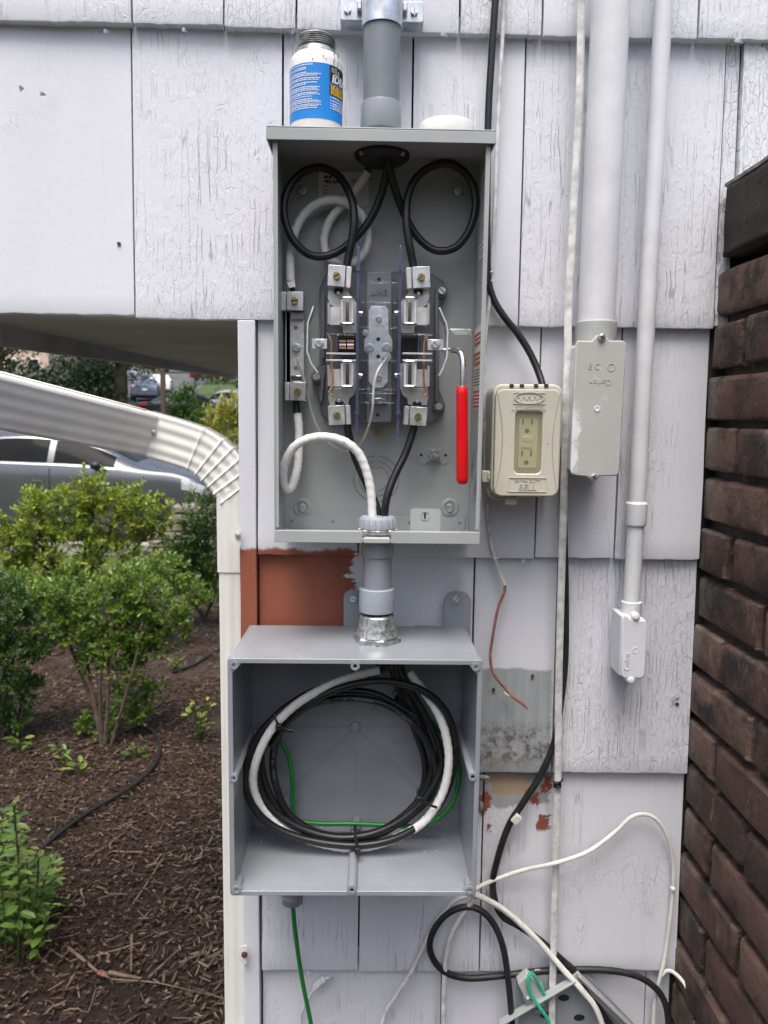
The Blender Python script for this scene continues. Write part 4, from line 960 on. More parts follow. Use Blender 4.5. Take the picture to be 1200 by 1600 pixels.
# connector collar standing in the notch of the lip
MB().lathe([(rl-.001, 0), (rl-.001, .036)], (cxl, YC-.0, mz0-.003), (0,0,1), 32).build('threaded_neck', M['pvc_lite'], lo)
a, b2 = XW(568, 840, MF-.001), XW(609, 840, MF-.001)
MB().box(a, b2, MF-0.001, MF+0.012, ZW(589, 849, MF), ZW(589, 841, MF)).build('label_collar', M['lbcover'], lo, 0.001)
ln = MB()
zl0 = ZW(589, 836, YC-rl)
for k in range(8):
    a_ = 2*pi*k/8; ln.box(cxl+(rl+.004)*cos(a_)-.003, cxl+(rl+.004)*cos(a_)+.003, YC+(rl+.004)*sin(a_)-.003, YC+(rl+.004)*sin(a_)+.003, zl0+.001, zl0+.006)
ln.lathe([(rl-.001, 0), (rl+.003, 0), (rl+.003, .006), (rl-.001, .006)], (cxl, YC, zl0), (0,0,1), 32, False).build('locknut', M['zinc'], lo, 0.0006)
MB().lathe([(rl-.004, 0), (rl+.001, 0), (rl+.001, .003), (rl-.004, .003)], (cxl, YC, zl0+.0075), (0,0,1), 32, False).build('gasket', M['block'], lo)
zb0 = ZW(589, 829, YC-rl)
bush = MB().lathe([(rl-.006, 0), (rl+.003, 0), (rl+.0038, .003), (rl+.0038, .014), (rl+.002, .0175), (rl-.002, .018), (rl-.005, .015), (rl-.006, 0)], (cxl, YC, zb0), (0,0,1), 36, False).build('bushing', M['pvc_lite'], lo)
rb = MB()
for k in range(18):
    a_ = 2*pi*k/18; q = Matrix.Translation((cxl, YC, zb0)) @ Matrix.Rotation(a_, 4, 'Z'); rb.box(rl+.0035, rl+.0052, -.001, .001, .002, .0145, q)
kind(rb.build('ridge', M['pvc_lite'], bush), 'stuff')
# metal hub: round shoulder on a hexagonal foot
zh0 = ZW(590, 1011, -0.105); zh1 = ZW(590, 964, -0.105)
hb = MB().lathe([(rl+.0105, 0.013), (rl+.0085, 0.018), (rl+.0055, .03), (rl+.004, zh1-zh0-.003), (rl+.001, zh1-zh0)], (cxl+.001, YC, zh0), (0,0,1), 36).build('metal_hub', M['galv'], lo)
b = MB(); R_ = rl+.0145; b.lathe([(R_, .0), (R_, .011), (R_-.003, .0135)], (cxl+.001, YC, zh0), (0,0,1), 6)
b.build('hex_foot', M['galv'], hb, 0.001)
# ---------------------------------------------------------------- lower junction box
JF, JB = -0.176, -0.007
jx0 = 0.5*(XW(360, 1060, JF)+XW(361, 1390, JF)); jx1 = 0.5*(XW(750, 1060, JF)+XW(742, 1390, JF))
jzt = ZW(555, 1031, JF); jz0 = ZW(551, 1395, JF)
PV = M['pvc']; jxc = (jx0+jx1)/2; TJ = 0.0045
jb = thing('junction_box', 'large open grey plastic junction box below the meter box holding a coil of cables', 'junction box', (jxc, 0, jz0))
def taper(x, y): return x
top_p = MB().box(jx0+.003, jx1-.003, JF+.001, JB, jzt-TJ, jzt).build('top_panel', PV, jb, 0.0015)
MB().box(jx0+.003, jx1-.003, JF+.001, JB, jz0, jz0+TJ).build('floor_panel', PV, jb, 0.0015)
for x0, x1 in ((jx0, jx0+TJ), (jx1-TJ, jx1)): MB().box(x0, x1, JF, JB, jz0, jzt).build('side_panel', PV, jb, 0.0015)
bp = MB().box(jx0+TJ, jx1-TJ, JB-.0045, JB, jz0+TJ, jzt-TJ).build('back_panel', PV, jb)
# rim with screw bosses
rim = MB().frame(rrect(jxc, (jz0+jzt)/2, jx1-jx0+.004, jzt-jz0+.004, .004), rrect(jxc, (jz0+jzt)/2, jx1-jx0-.0095, jzt-jz0-.0095, .004), JF-.004, JF+.006).build('rim', PV, jb, 0.0008)
def boss(cx, cz, r=0.0062, long=True, y1=None):
    b = MB().frame(circle(cx, cz, r, 20), circle(cx, cz, 0.0028, 20), JF-.0055, y1 if y1 else (JB-.005 if long else JF+.02))
    o = b.build('screw_boss', PV, jb); MB().prism(circle(cx, cz, 0.0028, 14), JF-.003, JF-.001).build('hole', M['dark'], o)
for sx, sz in ((0, 1), (1, 1), (0, 0), (1, 0)):
    cx = jx0+.007 if not sx else jx1-.007; cz = jzt-.007 if sz else jz0+.007
    boss(cx, cz, .0058, False)
    g = 0.017; a = (cx-.007*(1 if not sx else -1)); e = 1 if not sx else -1; f = -1 if sz else 1
    zc_ = cz-.0035*f*2
    MB().prism([(a+e*.003, zc_+f*.004), (a+e*g, zc_+f*.004), (a+e*.003, zc_+f*(g+.003))], JF-.0035, JF+.004).build('corner_web', PV, jb)
boss(XW(365, 1213, JF)+.0005, ZW(365, 1213, JF), .0058); boss(XW(738, 1211, JF), ZW(738, 1211, JF), .0058)
boss(XW(550, 1389, JF), jz0+.0075, .0068); boss(XW(555, 1034, JF), jzt-.0068, .006, False)
# bosses and thin ribs moulded into the back
cbk = Vector((jxc, JB-.0045, (jz0+jzt)/2)); hw, hh = (jx1-jx0)/2-TJ, (jzt-jz0)/2-TJ
cb_ = P(555, 1136, JB-.0045)
MB().sphere((cb_.x, JB-.0045, cb_.z), .0095, 8, (1, .5, 1)).build('back_boss', PV, bp)
rb = MB()
for ex, ez in ((-hw, hh), (hw, hh), (-hw, -hh), (hw, -hh), (-hw, 0), (hw, 0), (0, hh), (0, -hh)):
    e = Vector((jxc+ex, JB-.0045, (cb_.z+(ez if ez else 0)) if ez == 0 else (jz0+jzt)/2+ez)); e = e if ex else Vector((cb_.x, e.y, e.z))
    s_ = Vector((cb_.x, JB-.0045, cb_.z)); d = (e-s_); L_ = d.length; a_ = atan2(d.z, d.x)
    m_ = Matrix.Translation(s_) @ Matrix.Rotation(-a_, 4, 'Y')
    rb.box(0.008, L_-.001, -.0011, .001, -.0009, .0009, m_)
rb.build('rib', PV, bp)
c = P(624, 1087, JB-.005); MB().frame(circle(c.x, c.z, .0115), circle(c.x, c.z, .0075), JB-.014, JB-.004).build('bushing', PV, bp, .001); MB().prism(circle(c.x, c.z, .0075), JB-.0068, JB-.0052).build('hole', M['dark'], bp)
lettering('Carlon', 0.013, P(628, 1159, JB-.0046), bp, PV, 0.0007, rot=(pi/2, pi, 0))
for px, py in ((557, 1282), (400, 1140), (712, 1140)):
    c = P(px, py, JB-.005); MB().prism(rrect(c.x, c.z, .013, .012, .003), JB-.022, JB-.0044).build('foot_block', PV, bp, .001)
# drilling shavings on the floor and corner
sh = MB(); rg = random.Random(5)
for k in range(130):
    x = rg.choice((jx0+.02+abs(rg.gauss(0, .03)), jxc-.04+rg.gauss(0, .05), jx1-.02-abs(rg.gauss(0, .03)))); y = JB-.006-abs(rg.gauss(0, .035)); x = min(max(x, jx0+.008), jx1-.008); y = max(y, JF+.01)
    p = Vector((x, y, jz0+TJ+.0006)); a_ = rg.uniform(0, 6.3); l_ = rg.uniform(.0007, .003)
    sh.add([p, p+Vector((cos(a_), sin(a_), .3))*l_, p+Vector((cos(a_+.8), sin(a_+.8), .5))*l_*.8], [(0,1,2)])
kind(sh.build('shavings', M['whitep'], jb, smooth=0), 'stuff')
# mounting ears
for x0p, x1p, sp in ((537, 567, (552, 935)), (693, 735, (712, 935))):
    ytop = 922; yy = JB+.003
    a, b2 = XW(x0p, 950, yy), XW(x1p, 950, yy); zt = ZW(715, ytop, yy)
    poly = [(a, jzt-.03), (b2, jzt-.03)]+[( (a+b2)/2+(b2-a)/2*cos(t), zt-(b2-a)/2*.8+(b2-a)/2*.8*sin(t)) for t in [pi*k/12 for k in range(13)]]
    ear = MB().prism(poly, yy, yy-.005).build('mounting_ear', PV, jb, .0008); screw('zincslot', ear, P(sp[0], sp[1], yy-.0052), random.uniform(-1, 1))
MB().prism([(XW(640, 975, -.01), jzt-.001), (XW(650, 975, -.01), jzt+.002), (XW(678, 975, -.01), jzt+.002), (XW(690, 975, -.01), jzt-.001)], -.012, -.008).build('mounting_ear', PV, jb)
# green wire outlet fitting under the box
YFT = -.038; c = P(457, 1408, YFT); zfb = P(457, 1419, YFT-.016).z; fit = MB().lathe([(.0165, 0), (.0170, .001), (.0170, .012), (.0155, .013), (.0155, jz0-zfb)], (c.x, YFT, zfb), (0,0,1), 28).build('bottom_fitting', PV, jb, .0006)
MB().box(c.x-.001, c.x+.0005, YFT-.0174, YFT-.0160, zfb, zfb+.010).build('slot', M['pvc_pipe'], fit)

# cable coil
CG = 'cables coiled in the junction box'
def coil(cx, cy, rx, ry, Y, a0, turns, tail_in=None, wob=2.5, seed=1, yspread=.01, tilt=0.0):
    rg = random.Random(seed); pts = list(tail_in or []); n = int(turns*14); ph = rg.uniform(0, 6)
    for k in range(n+1):
        a = a0+2*pi*turns*k/n; q = 1+0.018*sin(2.0*a+ph)+.012*sin(3*a+ph*2)
        x, y = rx*q*cos(a), ry*q*sin(a); pts.append((cx+x*cos(tilt)-y*sin(tilt), cy+x*sin(tilt)+y*cos(tilt), Y+yspread*sin(1.3*a+ph)-(0.0 if k else 0)))
    return pts
def ccable(label, pts, r, mat, wrap=0, n=10): return cable('coiled_cable', label, pts, r, mat, None, CG, wrap, n)
ccable('outermost black cable of the coil in the junction box', [(612, 1020, -.085), (603, 1042, -.08), (575, 1058, -.075), (530, 1068, -.080), (480, 1085, -.088), (432, 1118, -.095), (398, 1160, -.100), (383, 1210, -.100), (393, 1255, -.098), (425, 1290, -.096), (480, 1312, -.096), (555, 1321, -.098), (620, 1309, -.098), (672, 1275, -.096), (702, 1225, -.094), (711, 1165, -.094), (698, 1115, -.096), (665, 1082, -.098), (622, 1067, -.100), (570, 1066, -.102), (510, 1084, -.100), (455, 1122, -.092), (423, 1165, -.084)], .0057, 'black')
INNER = ccable('innermost printed black cable of the coil in the junction box', [(618, 1020, -.080), (622, 1052, -.070), (640, 1095, -.060), (662, 1140, -.055), (676, 1185, -.055), (668, 1228, -.058), (642, 1264, -.062), (602, 1294, -.068), (555, 1306, -.075), (500, 1302, -.078), (452, 1272, -.078), (430, 1222, -.076), (428, 1175, -.074), (448, 1130, -.072), (490, 1100, -.072), (545, 1091, -.075), (600, 1100, -.078), (645, 1130, -.078), (672, 1168, -.076), (682, 1205, -.072), (672, 1245, -.066), (630, 1285, -.07)], .0055, 'black')
ccable('middle black cable of the coil crossing the right bundle in the junction box', [(609, 1020, -.078), (616, 1056, -.062), (632, 1098, -.052), (650, 1145, -.048), (664, 1190, -.046), (660, 1235, -.05), (634, 1276, -.058), (592, 1304, -.066), (545, 1313, -.072), (490, 1304, -.076), (442, 1274, -.078), (415, 1225, -.078), (408, 1180, -.076), (420, 1140, -.074), (456, 1105, -.070), (500, 1085, -.068), (540, 1079, -.066), (590, 1086, -.062), (650, 1120, -.06)], .0056, 'black')
ccable('black cable beside the white one in the junction box coil', [(600, 1022, -.082), (585, 1052, -.082), (540, 1064, -.088), (470, 1098, -.09), (420, 1150, -.09), (402, 1205, -.086), (420, 1258, -.086), (470, 1294, -.088), (535, 1309, -.09), (600, 1296, -.088), (655, 1258, -.082), (688, 1205, -.076), (684, 1160, -.07), (660, 1110, -.065), (636, 1070, -.07), (622, 1030, -.08)], .0055, 'black')
ccable('white taped cable in the junction box coil', [(593, 1047, -.086), (555, 1056, -.090), (508, 1074, -.096), (460, 1103, -.102), (422, 1143, -.105), (400, 1190, -.105), (396, 1228, -.098), (411, 1264, -.088), (452, 1300, -.084), (510, 1320, -.084), (560, 1325, -.086), (615, 1311, -.092), (662, 1284, -.098), (690, 1243, -.102), (701, 1195, -.104), (697, 1150, -.100), (683, 1112, -.090), (664, 1083, -.078), (640, 1050, -.068)], .0063, 'white', 0.013, 12)
gw = cable('ground_wire', 'green ground wire behind the coil dropping out of the junction box bottom', [(622, 1020, -.07), (636, 1066, -.045), (655, 1105, -.036), (676, 1130, -.032), (700, 1160, -.034), (716, 1195, -.04), (714, 1235, -.05), (695, 1270, -.06), (655, 1290, -.06), (600, 1289, -.052), (555, 1287, -.045), (490, 1286, -.045), (440, 1276, -.05), (400, 1245, -.055), (384, 1200, -.05), (392, 1160, -.045), (425, 1148, -.04), (447, 1172, -.045), (456, 1210, -.043), (457, 1250, -.040), (457, 1300, -.038), (457, 1360, -.038), (458, 1420, -.038), (463, 1470, -.038), (472, 1530, -.036), (482, 1580, -.034), (494, 1640, -.034)], .0036, 'green', cat='wire')
def jacket_print(pts, r, parent, mat, seed):
    # runs of small printed characters along the side of the jacket turned outward
    rg = random.Random(seed); q = path(pts, None, .0022); b = MB()
    for i in range(1, len(q)-1):
        if (i // 9) % 3 == 2 or rg.random() < .25: continue
        t = (q[i+1]-q[i-1]).normalized(); o = Vector((0, -1, .15)); o = (o-t*o.dot(t)).normalized(); s_ = t.cross(o); c = q[i]+o*(r*1.02); h = r*.30; w_ = .0006
        b.add([c-t*w_-s_*h, c+t*w_-s_*h, c+t*w_+s_*h, c-t*w_+s_*h], [(0,1,2,3)])
    kind(link('printed_text', b.mesh('printed_text', M[mat], 0), parent), 'stuff')
jacket_print([(425, 1148, -.04), (447, 1172, -.045), (456, 1210, -.043), (457, 1250, -.040), (457, 1300, -.038)], .0036, gw, 'ink', 1)
jacket_print([(676, 1130, -.032), (700, 1160, -.034), (716, 1195, -.04), (714, 1235, -.05), (695, 1270, -.06), (655, 1290, -.06)], .0036, gw, 'ink', 2)
jacket_print([(430, 1222, -.076), (428, 1175, -.074), (448, 1130, -.072), (490, 1100, -.072), (545, 1091, -.075), (600, 1100, -.078), (645, 1130, -.078)], .0055, INNER, 'print', 3)
def zip_tie(label, pts, Y, tail):
    t = thing('zip_tie', label, 'zip tie', P(pts[0][0], pts[0][1], Y), 'zip ties on the coiled cables')
    MB().tube(path(pts, Y, .003), .0021, 8, flat=(1, 0, 0.2)).build('strap', M['black'], t)
    c = P(pts[-1][0], pts[-1][1], Y); MB().box(c.x-.0042, c.x+.0042, Y-.008, Y+.001, c.z-.0042, c.z+.0042).build('head', M['black'], t, .001)
    MB().tube([P(a, b, y) for a, b, y in tail], .0017, 6).build('tail', M['black'], t)
zip_tie('black zip tie at the upper left of the coil', [(459, 1143), (447, 1141), (436, 1134)], -.1135, [(436, 1134, -.118), (431, 1125, -.122), (428, 1116, -.118)])
zip_tie('black zip tie at the lower right of the coil', [(683, 1262), (668, 1256), (655, 1246)], -.1115, [(655, 1246, -.114), (652, 1240, -.112), (653, 1232, -.108)])
zip_tie('black zip tie at the bottom middle of the coil', [(555, 1289), (555, 1305), (559, 1326)], -.1085, [(559, 1326, -.112), (560, 1332, -.116), (563, 1334, -.112)])

# ---------------------------------------------------------------- bottle of paste and its cap, standing on the meter hood
YBt = -0.062
bc = P(494, 150, YBt); br = 40.5*pxm(YBt)*0.95
bot = thing('bottle', 'open white plastic bottle with a blue label standing on the meter box', 'bottle', (bc.x, YBt, mzt))
zz_ = lambda py: ZW(494, py, YBt-br)-mzt
hb_ = zz_(70)
body = MB().lathe([(br-.003, 0), (br-.0008, .0015), (br, .005), (br, hb_-.012), (br-.0015, hb_-.006), (br-.006, hb_-.001), (br-.010, hb_+.0005)], (bc.x, YBt, mzt), (0,0,1), 56).build('bottle_body', M['plastic_w'], bot, smooth=60)
nk = [(br-.006, hb_-.002), (br-.0085, hb_+.004), (br-.0105, hb_+.007)]
zt_ = zz_(39)
for k in range(5):
    h0 = hb_+.009+k*(zt_-hb_-.012)/5; st_ = (zt_-hb_-.012)/5
    nk += [(br-.0115, h0), (br-.0095, h0+st_*.35), (br-.0095, h0+st_*.55), (br-.0115, h0+st_*.8)]
nk += [(br-.0105, zt_-.002), (br-.012, zt_), (br-.0135, zt_-.0005), (br-.0135, hb_+.004)]
MB().lathe(nk, (bc.x, YBt, mzt), (0,0,1), 48, False).build('threaded_neck', M['paste'], bot, smooth=40)
MB().lathe([(.002, .001), (br-.0136, .002)], (bc.x, YBt, mzt+hb_+.004), (0,0,1), 40, False).build('paste', M['paste'], bot)
lb0, lb1 = zz_(184), zz_(97)
lbl = MB().lathe([(br+.0004, lb0), (br+.0004, lb1)], (bc.x, YBt, mzt), (0,0,1), 72, False).build('label', M['blue'], bot, smooth=60)
def wrap_pt(ang, z, lift): return Vector((bc.x+(br+lift)*sin(ang), YBt-(br+lift)*cos(ang), mzt+z))
def wrap_patch(name, a0, a1, z0, z1, mat, lift, parent, nseg=None):
    k = nseg or max(1, int((a1-a0)/.08)+1); b = MB(); vs = []
    for i in range(k+1):
        a = a0+(a1-a0)*i/k; vs += [wrap_pt(a, z0, lift), wrap_pt(a, z1, lift)]
    b.add(vs, [(2*i, 2*i+2, 2*i+3, 2*i+1) for i in range(k)]); return b.build(name, mat, parent, smooth=60) if parent else b
def wrap_text(s, size, a_left, z, lift, mat, parent, bold=0, shear=0):
    me = text_mesh(s, size, 0.0, bold, shear); xs = [v.co.x for v in me.vertices]; x0 = min(xs)
    for v in me.vertices:
        p = wrap_pt(a_left+(v.co.x-x0)/br, z+v.co.y, lift); v.co = p
    me.materials.clear(); me.materials.append(mat); return link('lettering', me, parent)
# angle where the front panel starts: px 517 of half-width 40.5
AF = math.asin((517-494)/40.5)-0.02
zm = lambda py: lb0+(184-py)/(184-97)*(lb1-lb0)
wrap_patch('black_panel', AF, AF+1.1, zm(124), zm(97.5), M['ink'], .0007, lbl)
wrap_text('IDEAL', .0135, AF+.10, zm(118.5), .0010, M['whitep'], lbl, .0006, .15)
b = MB()
for pts in (((.10, 107), (.16, 101), (.22, 106), (.17, 109)), ((.30, 113), (.30, 101), (.38, 101), (.38, 113)), ((.48, 113), (.53, 104), (.60, 113))):
    q = [wrap_pt(AF+a*.8, zm(y), .0010) for a, y in pts]
    for i in range(len(q)): b.tube([q[i], q[(i+1) % len(q)]], .0006, 5)
b.build('logo', M['fascia'], lbl)
wrap_patch('black_panel', AF, AF+1.1, zm(144.5), zm(127), M['ink'], .0007, lbl)
for k, t in enumerate(('NOALOX Anti', 'Produit anti', 'Producto')): wrap_text(t, .0064, AF+.05, zm(131+k*5.0), .0010, M['yellow'], lbl, .0003)
rg = random.Random(2); wb = MB()
def words(a0, a1, z, h, b):
    a = a0
    while a < a1-.03:
        q = min(rg.uniform(.04, .13), a1-a); vs = []
        b2 = wrap_patch('x', a, a+q, z, z+h, None, .0008, None, 2); b.add([Vector(v) for v in b2.v], b2.f); a += q+.018
ys = [101, 105.5, 108, 113, 115.5, 118, 122, 124.5, 129, 131.5, 136, 138.5, 141, 145, 147.5, 151, 155, 157.5, 160, 163.5, 166, 169]
for k, y in enumerate(ys): words(-1.35, rg.choice((-.05, .12, .2, .25, -.3)), zm(y), .0011, wb)
for k, y in enumerate((149, 154, 158.5, 162, 166)):
    words(AF+.13, AF+1.0, zm(y), .0014, wb); b2 = wrap_patch('x', AF+.04, AF+.075, zm(y), zm(y)+.0016, None, .0008, None, 1); wb.add([Vector(v) for v in b2.v], b2.f)
kind(wb.build('small_print', M['whitep'], lbl, smooth=0), 'stuff')
sm_ = MB()
for k in range(5):
    a = rg.uniform(-1.1, 1.1); z = rg.choice((rg.uniform(.004, .010), rg.uniform(lb1+.003, hb_-.012))); q = rg.uniform(.01, .05); vs = wrap_patch('x', a, a+q, z, z+rg.uniform(.0005, .003), None, .0006, None, 2); sm_.add([Vector(v) for v in vs.v], vs.f)
for a, z1 in ((.78, .018), (.98, .022)):
    pts = [wrap_pt(a+.02*sin(k), hb_-.004-z1*k/8, .0004) for k in range(9)]; sm_.tube(pts, [.0011-.0001*k for k in range(9)], 5)
kind(sm_.build('smears', M['paste'], bot, smooth=0), 'stuff')
cc_ = P(698, 190, YBt); cr_ = 42*pxm(YBt)
tag(MB().lathe([(cr_*.98, 0), (cr_, .001), (cr_*.985, .024), (cr_*.95, .0275), (cr_*.90, .028), (cr_*.87, .0255), (cr_*.5, .025), (.001, .025)], (cc_.x, YBt, mzt), (0,0,1), 56).build('white_lid', M['plastic_w'], None, smooth=40), 'round white plastic lid lying on top of the meter box', 'lid')

# ---------------------------------------------------------------- weatherproof outlet
OF, OB = -0.082, -0.004
oc = P(823.5, 688, OF); ow, oh = 109*pxm(OF), 176*pxm(OF)
ro = Matrix.Translation((oc.x, 0, oc.z)) @ Matrix.Rotation(radians(-0.3), 4, 'Y')
out_ = thing('outlet_box', 'beige weatherproof outlet cover with a clouded window over a receptacle', 'outlet', (oc.x, 0, oc.z-oh/2))
BE = M['beige']
MB().prism(rrect(0, 0, ow*.98, oh*.98, .014), OF+.0225, OB, ro).build('housing', BE, out_, .0015)
def ring_poly(w_, h_, r_, cx=0, cz=0): return rrect(cx, cz, w_, h_, r_, 8)
wnw, wnh = 42*pxm(OF), 98*pxm(OF); wcx, wcz = P(825, 690, OF).x-oc.x, P(825, 691, OF).z-oc.z
def ring_poly0(w_, h_, r_, cx=0, cz=0): return rrect(cx, cz, w_, h_, r_, 8)
def framed(outer, inner, y0, y1, Mx):
    b = MB().frame(outer, inner, y0, y1); b.v = [tuple(Mx @ Vector(v)) for v in b.v]; return b
lid = framed(ring_poly0(ow, oh, .013, 0, -.001), ring_poly0(wnw*1.12, wnh*1.06, .007, wcx, wcz), OF+.019, OF+.004, ro).build('hood', BE, out_, .003, seg=3)
panel = framed(ring_poly(ow*.935, oh*.945, .011, 0, -.004), ring_poly(wnw, wnh, .007, wcx, wcz), OF+.0045, OF-.003, ro).build('door', BE, out_, .0018, seg=3)
# incised line round the door and the two bowed grooves
gr = MB()
def groove(pts, closed=False, r=.0007):
    q = [ro @ Vector((x, OF-.0028, z)) for x, z in pts]; gr.tube(q+([q[0]] if closed else []), r, 6)
for s in (-1, 1):
    groove([(s*(ow*.45-.009*sin(pi*t)), -.004+oh*.44*(1-2*t)) for t in [k/16 for k in range(17)]])
gr.build('groove', M['fascia'], panel)
groove_b = framed(ring_poly(ow*.942, oh*.952, .012, 0, -.004), ring_poly(ow*.93, oh*.94, .011, 0, -.004), OF+.0037, OF+.0030, ro).build('seam', M['dark'], panel)
MB().prism(ring_poly(wnw*1.02, wnh*1.01, .006, wcx, wcz), OF+.0005, OF-.0010, ro).build('window', M['frost'], panel)
rec = MB().prism(rrect(wcx+.001, wcz-.002, .0275, .071, .003), OF+.014, OF+.0035, ro).build('receptacle', M['ivory'], out_, .0012)
for dz in (.0225, -.0225):
    for dx in (-.0075, .0055): MB().box(wcx+dx-.0012, wcx+dx+.0012, OF+.0030, OF+.0037, wcz+dz+.0025, wcz+dz+.0105, ro).build('slot', M['dark'], rec)
    MB().prism(circle(wcx-.001, wcz+dz-.0065, .0032, 16), OF+.0037, OF+.0030, ro).build('ground_hole', M['dark'], rec)
for dz in (.0045, -.0045): MB().box(wcx-.0075, wcx+.0065, OF+.0018, OF+.0038, wcz+dz-.0035, wcz+dz+.0035, ro).build('button', M['ivory'], rec, .0006)
MB().prism(rrect(wcx, wcz, wnw*1.25, wnh*1.1, .003), OF+.013, OF+.010, ro).build('mounting_plate', M['ivory'], out_)
# cable slots along the top
for px in (799, 815, 837, 853):
    c = P(px, 603, OF+.006); MB().box(c.x-.0029, c.x+.0029, OF+.0028, OF+.014, c.z-.0024, c.z+.0024).build('cable_slot', M['dark'], out_)
def plate(px0, py0, px1, py1, r=.002, h=.0006):
    a, b2 = P(px0, py0, OF-.003), P(px1, py1, OF-.003); return MB().frame(rrect((a.x+b2.x)/2, (a.z+b2.z)/2, b2.x-a.x, a.z-b2.z, r), rrect((a.x+b2.x)/2, (a.z+b2.z)/2, b2.x-a.x-.0014, a.z-b2.z-.0014, r*.7), OF-.0028, OF-.0035-h).build('raised_frame', BE, panel)
plate(802, 613, 852, 632); plate(794, 746, 853, 769)
c = P(827, 622, OF-.003)
def ell(rx, rz): return [(c.x+rx*cos(2*pi*k/28), c.z+rz*sin(2*pi*k/28)) for k in range(28)]
MB().frame(ell(.021, .0085), ell(.0198, .0073), OF-.0028, OF-.0043).build('emblem', BE, panel)
zg = MB(); zg.tube([Vector((c.x-.019+.038*k/10, OF-.0032, c.z-.0005+(.003 if k % 2 else -.003))) for k in range(11)], .0007, 5); zg.build('emblem', BE, panel)
lettering('WET LOCATIONS', .0049, P(827, 635.5, OF-.003), panel, M['beige_letter_shade'], .0006); lettering('WITH HOOD CLOSED', .0049, P(826, 641, OF-.003), panel, M['beige_letter_shade'], .0006)
lettering('EXTRA DUTY', .0062, P(824, 751.5, OF-.003), panel, M['beige_letter_shade'], .0007); lettering('BELL', .0125, P(824, 761.5, OF-.003), panel, M['beige_letter_shade'], .0010, bold=.0002)
c = P(856, 694, OF-.0035); MB().prism(circle(c.x, c.z, .0008, 10), OF-.0025, OF-.0034).build('hole', M['dark'], panel)
# hinge ears and latch at lower left
for px0, py0, px1, py1 in ((752, 735, 766, 753), (788, 775, 806, 788)):
    a, b2 = P(px0, py0, OF+.02), P(px1, py1, OF+.02); MB().prism(rrect((a.x+b2.x)/2, (a.z+b2.z)/2, b2.x-a.x, a.z-b2.z, .003), OF+.026, OF+.012).build('hinge_ear', BE, out_, .001)
a, b2 = P(757, 737, OF+.02), P(763, 748, OF+.02); MB().box(a.x+.003, b2.x+.003, OF+.010, OF+.0125, b2.z, a.z).build('latch', BE, out_, .0006)
c = P(772, 768, OF+.03); MB().lathe([(.016, 0), (.016, .012)], (c.x+.004, OF+.034, c.z+.004), (0,-1,0), 24).build('hinge_knuckle', BE, out_, .001)

# ---------------------------------------------------------------- painted conduits with access fittings
def vert_x(a, b2, Y): return 0.5*(P(*a, Y).x+P(*b2, Y).x)
YBg = -0.036; rg_ = 28.6*pxm(YBg-.01)*.98
xb = vert_x((953, 5), (934, 480), YBg)
big = thing('large_conduit', 'wide painted conduit ending in a chalky grey access fitting', 'conduit', (xb, YBg, P(930, 740, YBg).z))
zcb = P(935, 500, YBg-rg_).z; zcl = P(935, 536, YBg-rg_).z
MB().lathe([(rg_, 0), (rg_, 1.2)], (xb, YBg, zcb-.002), (0,0,1), 44).build('pipe', M['pipe_paint'], big)
MB().lathe([(rg_+.0026, 0), (rg_+.003, .001), (rg_+.003, zcb-zcl+.03), (rg_+.0022, zcb-zcl+.031), (rg_, zcb-zcl+.031)], (xb, YBg, zcl-.031), (0,0,1), 44).build('coupling', M['lbcover'], big)
YCv = -0.088
cv = pxpoly([(903, 532), (925, 533), (929, 527), (934, 523), (944, 523), (949, 527), (953, 532), (974, 532), (978.5, 536), (979, 545), (968, 736), (966, 742), (960, 744), (936, 744), (933, 750), (927, 752), (921, 750), (918, 745), (899, 743), (893, 740), (891, 733), (900, 537)], YCv)
bd = pxpoly([(905, 536), (974, 536), (964, 738), (896, 738)], YCv)
MB().prism(bd, YCv+.004, -0.004).build('fitting_body', M['pipe_paint'], big, .004, seg=3)
cvo = MB().prism(cv, YCv+.005, YCv).build('cover_plate', M['lb'], big, .0018, seg=3)
for px, py in ((940, 527), (927, 745.5)):
    q = P(px, py, YCv-.0003); s_ = screw('pan', cvo, q, 0); cross_part(cvo, q, .0056)
c = P(933, 638.5, YCv); MB().lathe([(.0045, 0), (.0042, .0008), (.0022, .0008), (.0018, .0002)], (c.x, YCv, c.z), (0,-1,0), 20).build('gate_mark', M['pipe_paint'], cvo)
lettering('Carlon', .0115, P(938, 596.5, YCv-.0002), cvo, M['lbcover'], .0004, rot=(pi/2, pi, 0))
MB().frame(circle(P(955,574,YCv).x, P(955,574,YCv).z, .0055), circle(P(955,574,YCv).x, P(955,574,YCv).z, .0045), YCv+.0002, YCv-.0006).build('raised_ring', M['lbcover'], cvo)
lettering('E C', .011, P(928, 573, YCv-.0002), cvo, M['lbcover'], .0004)
YSm = -0.026; rsm = 13.2*pxm(YSm)
xs = vert_x((1035.5, 5), (998, 745), YSm)
sml = thing('small_conduit', 'narrow painted conduit ending in a small painted access fitting', 'conduit', (xs, YSm, P(985, 1060, YSm).z))
zt0, zt1 = P(995, 824, YSm-rsm).z, P(995, 785, YSm-rsm).z
MB().lathe([(rsm, 0), (rsm, 1.6)], (xs, YSm, P(990, 946, YSm-rsm).z), (0,0,1), 32).build('pipe', M['pipe_paint'], sml)
MB().lathe([(rsm+.001, 0), (rsm+.0030, .002), (rsm+.0034, .004), (rsm+.0034, zt1-zt0-.003), (rsm+.001, zt1-zt0)], (xs, YSm, zt0), (0,0,1), 32).build('coupling', M['pipe_paint'], sml)
zq0, zq1 = P(987, 964, YSm-rsm).z, P(987, 942, YSm-rsm).z
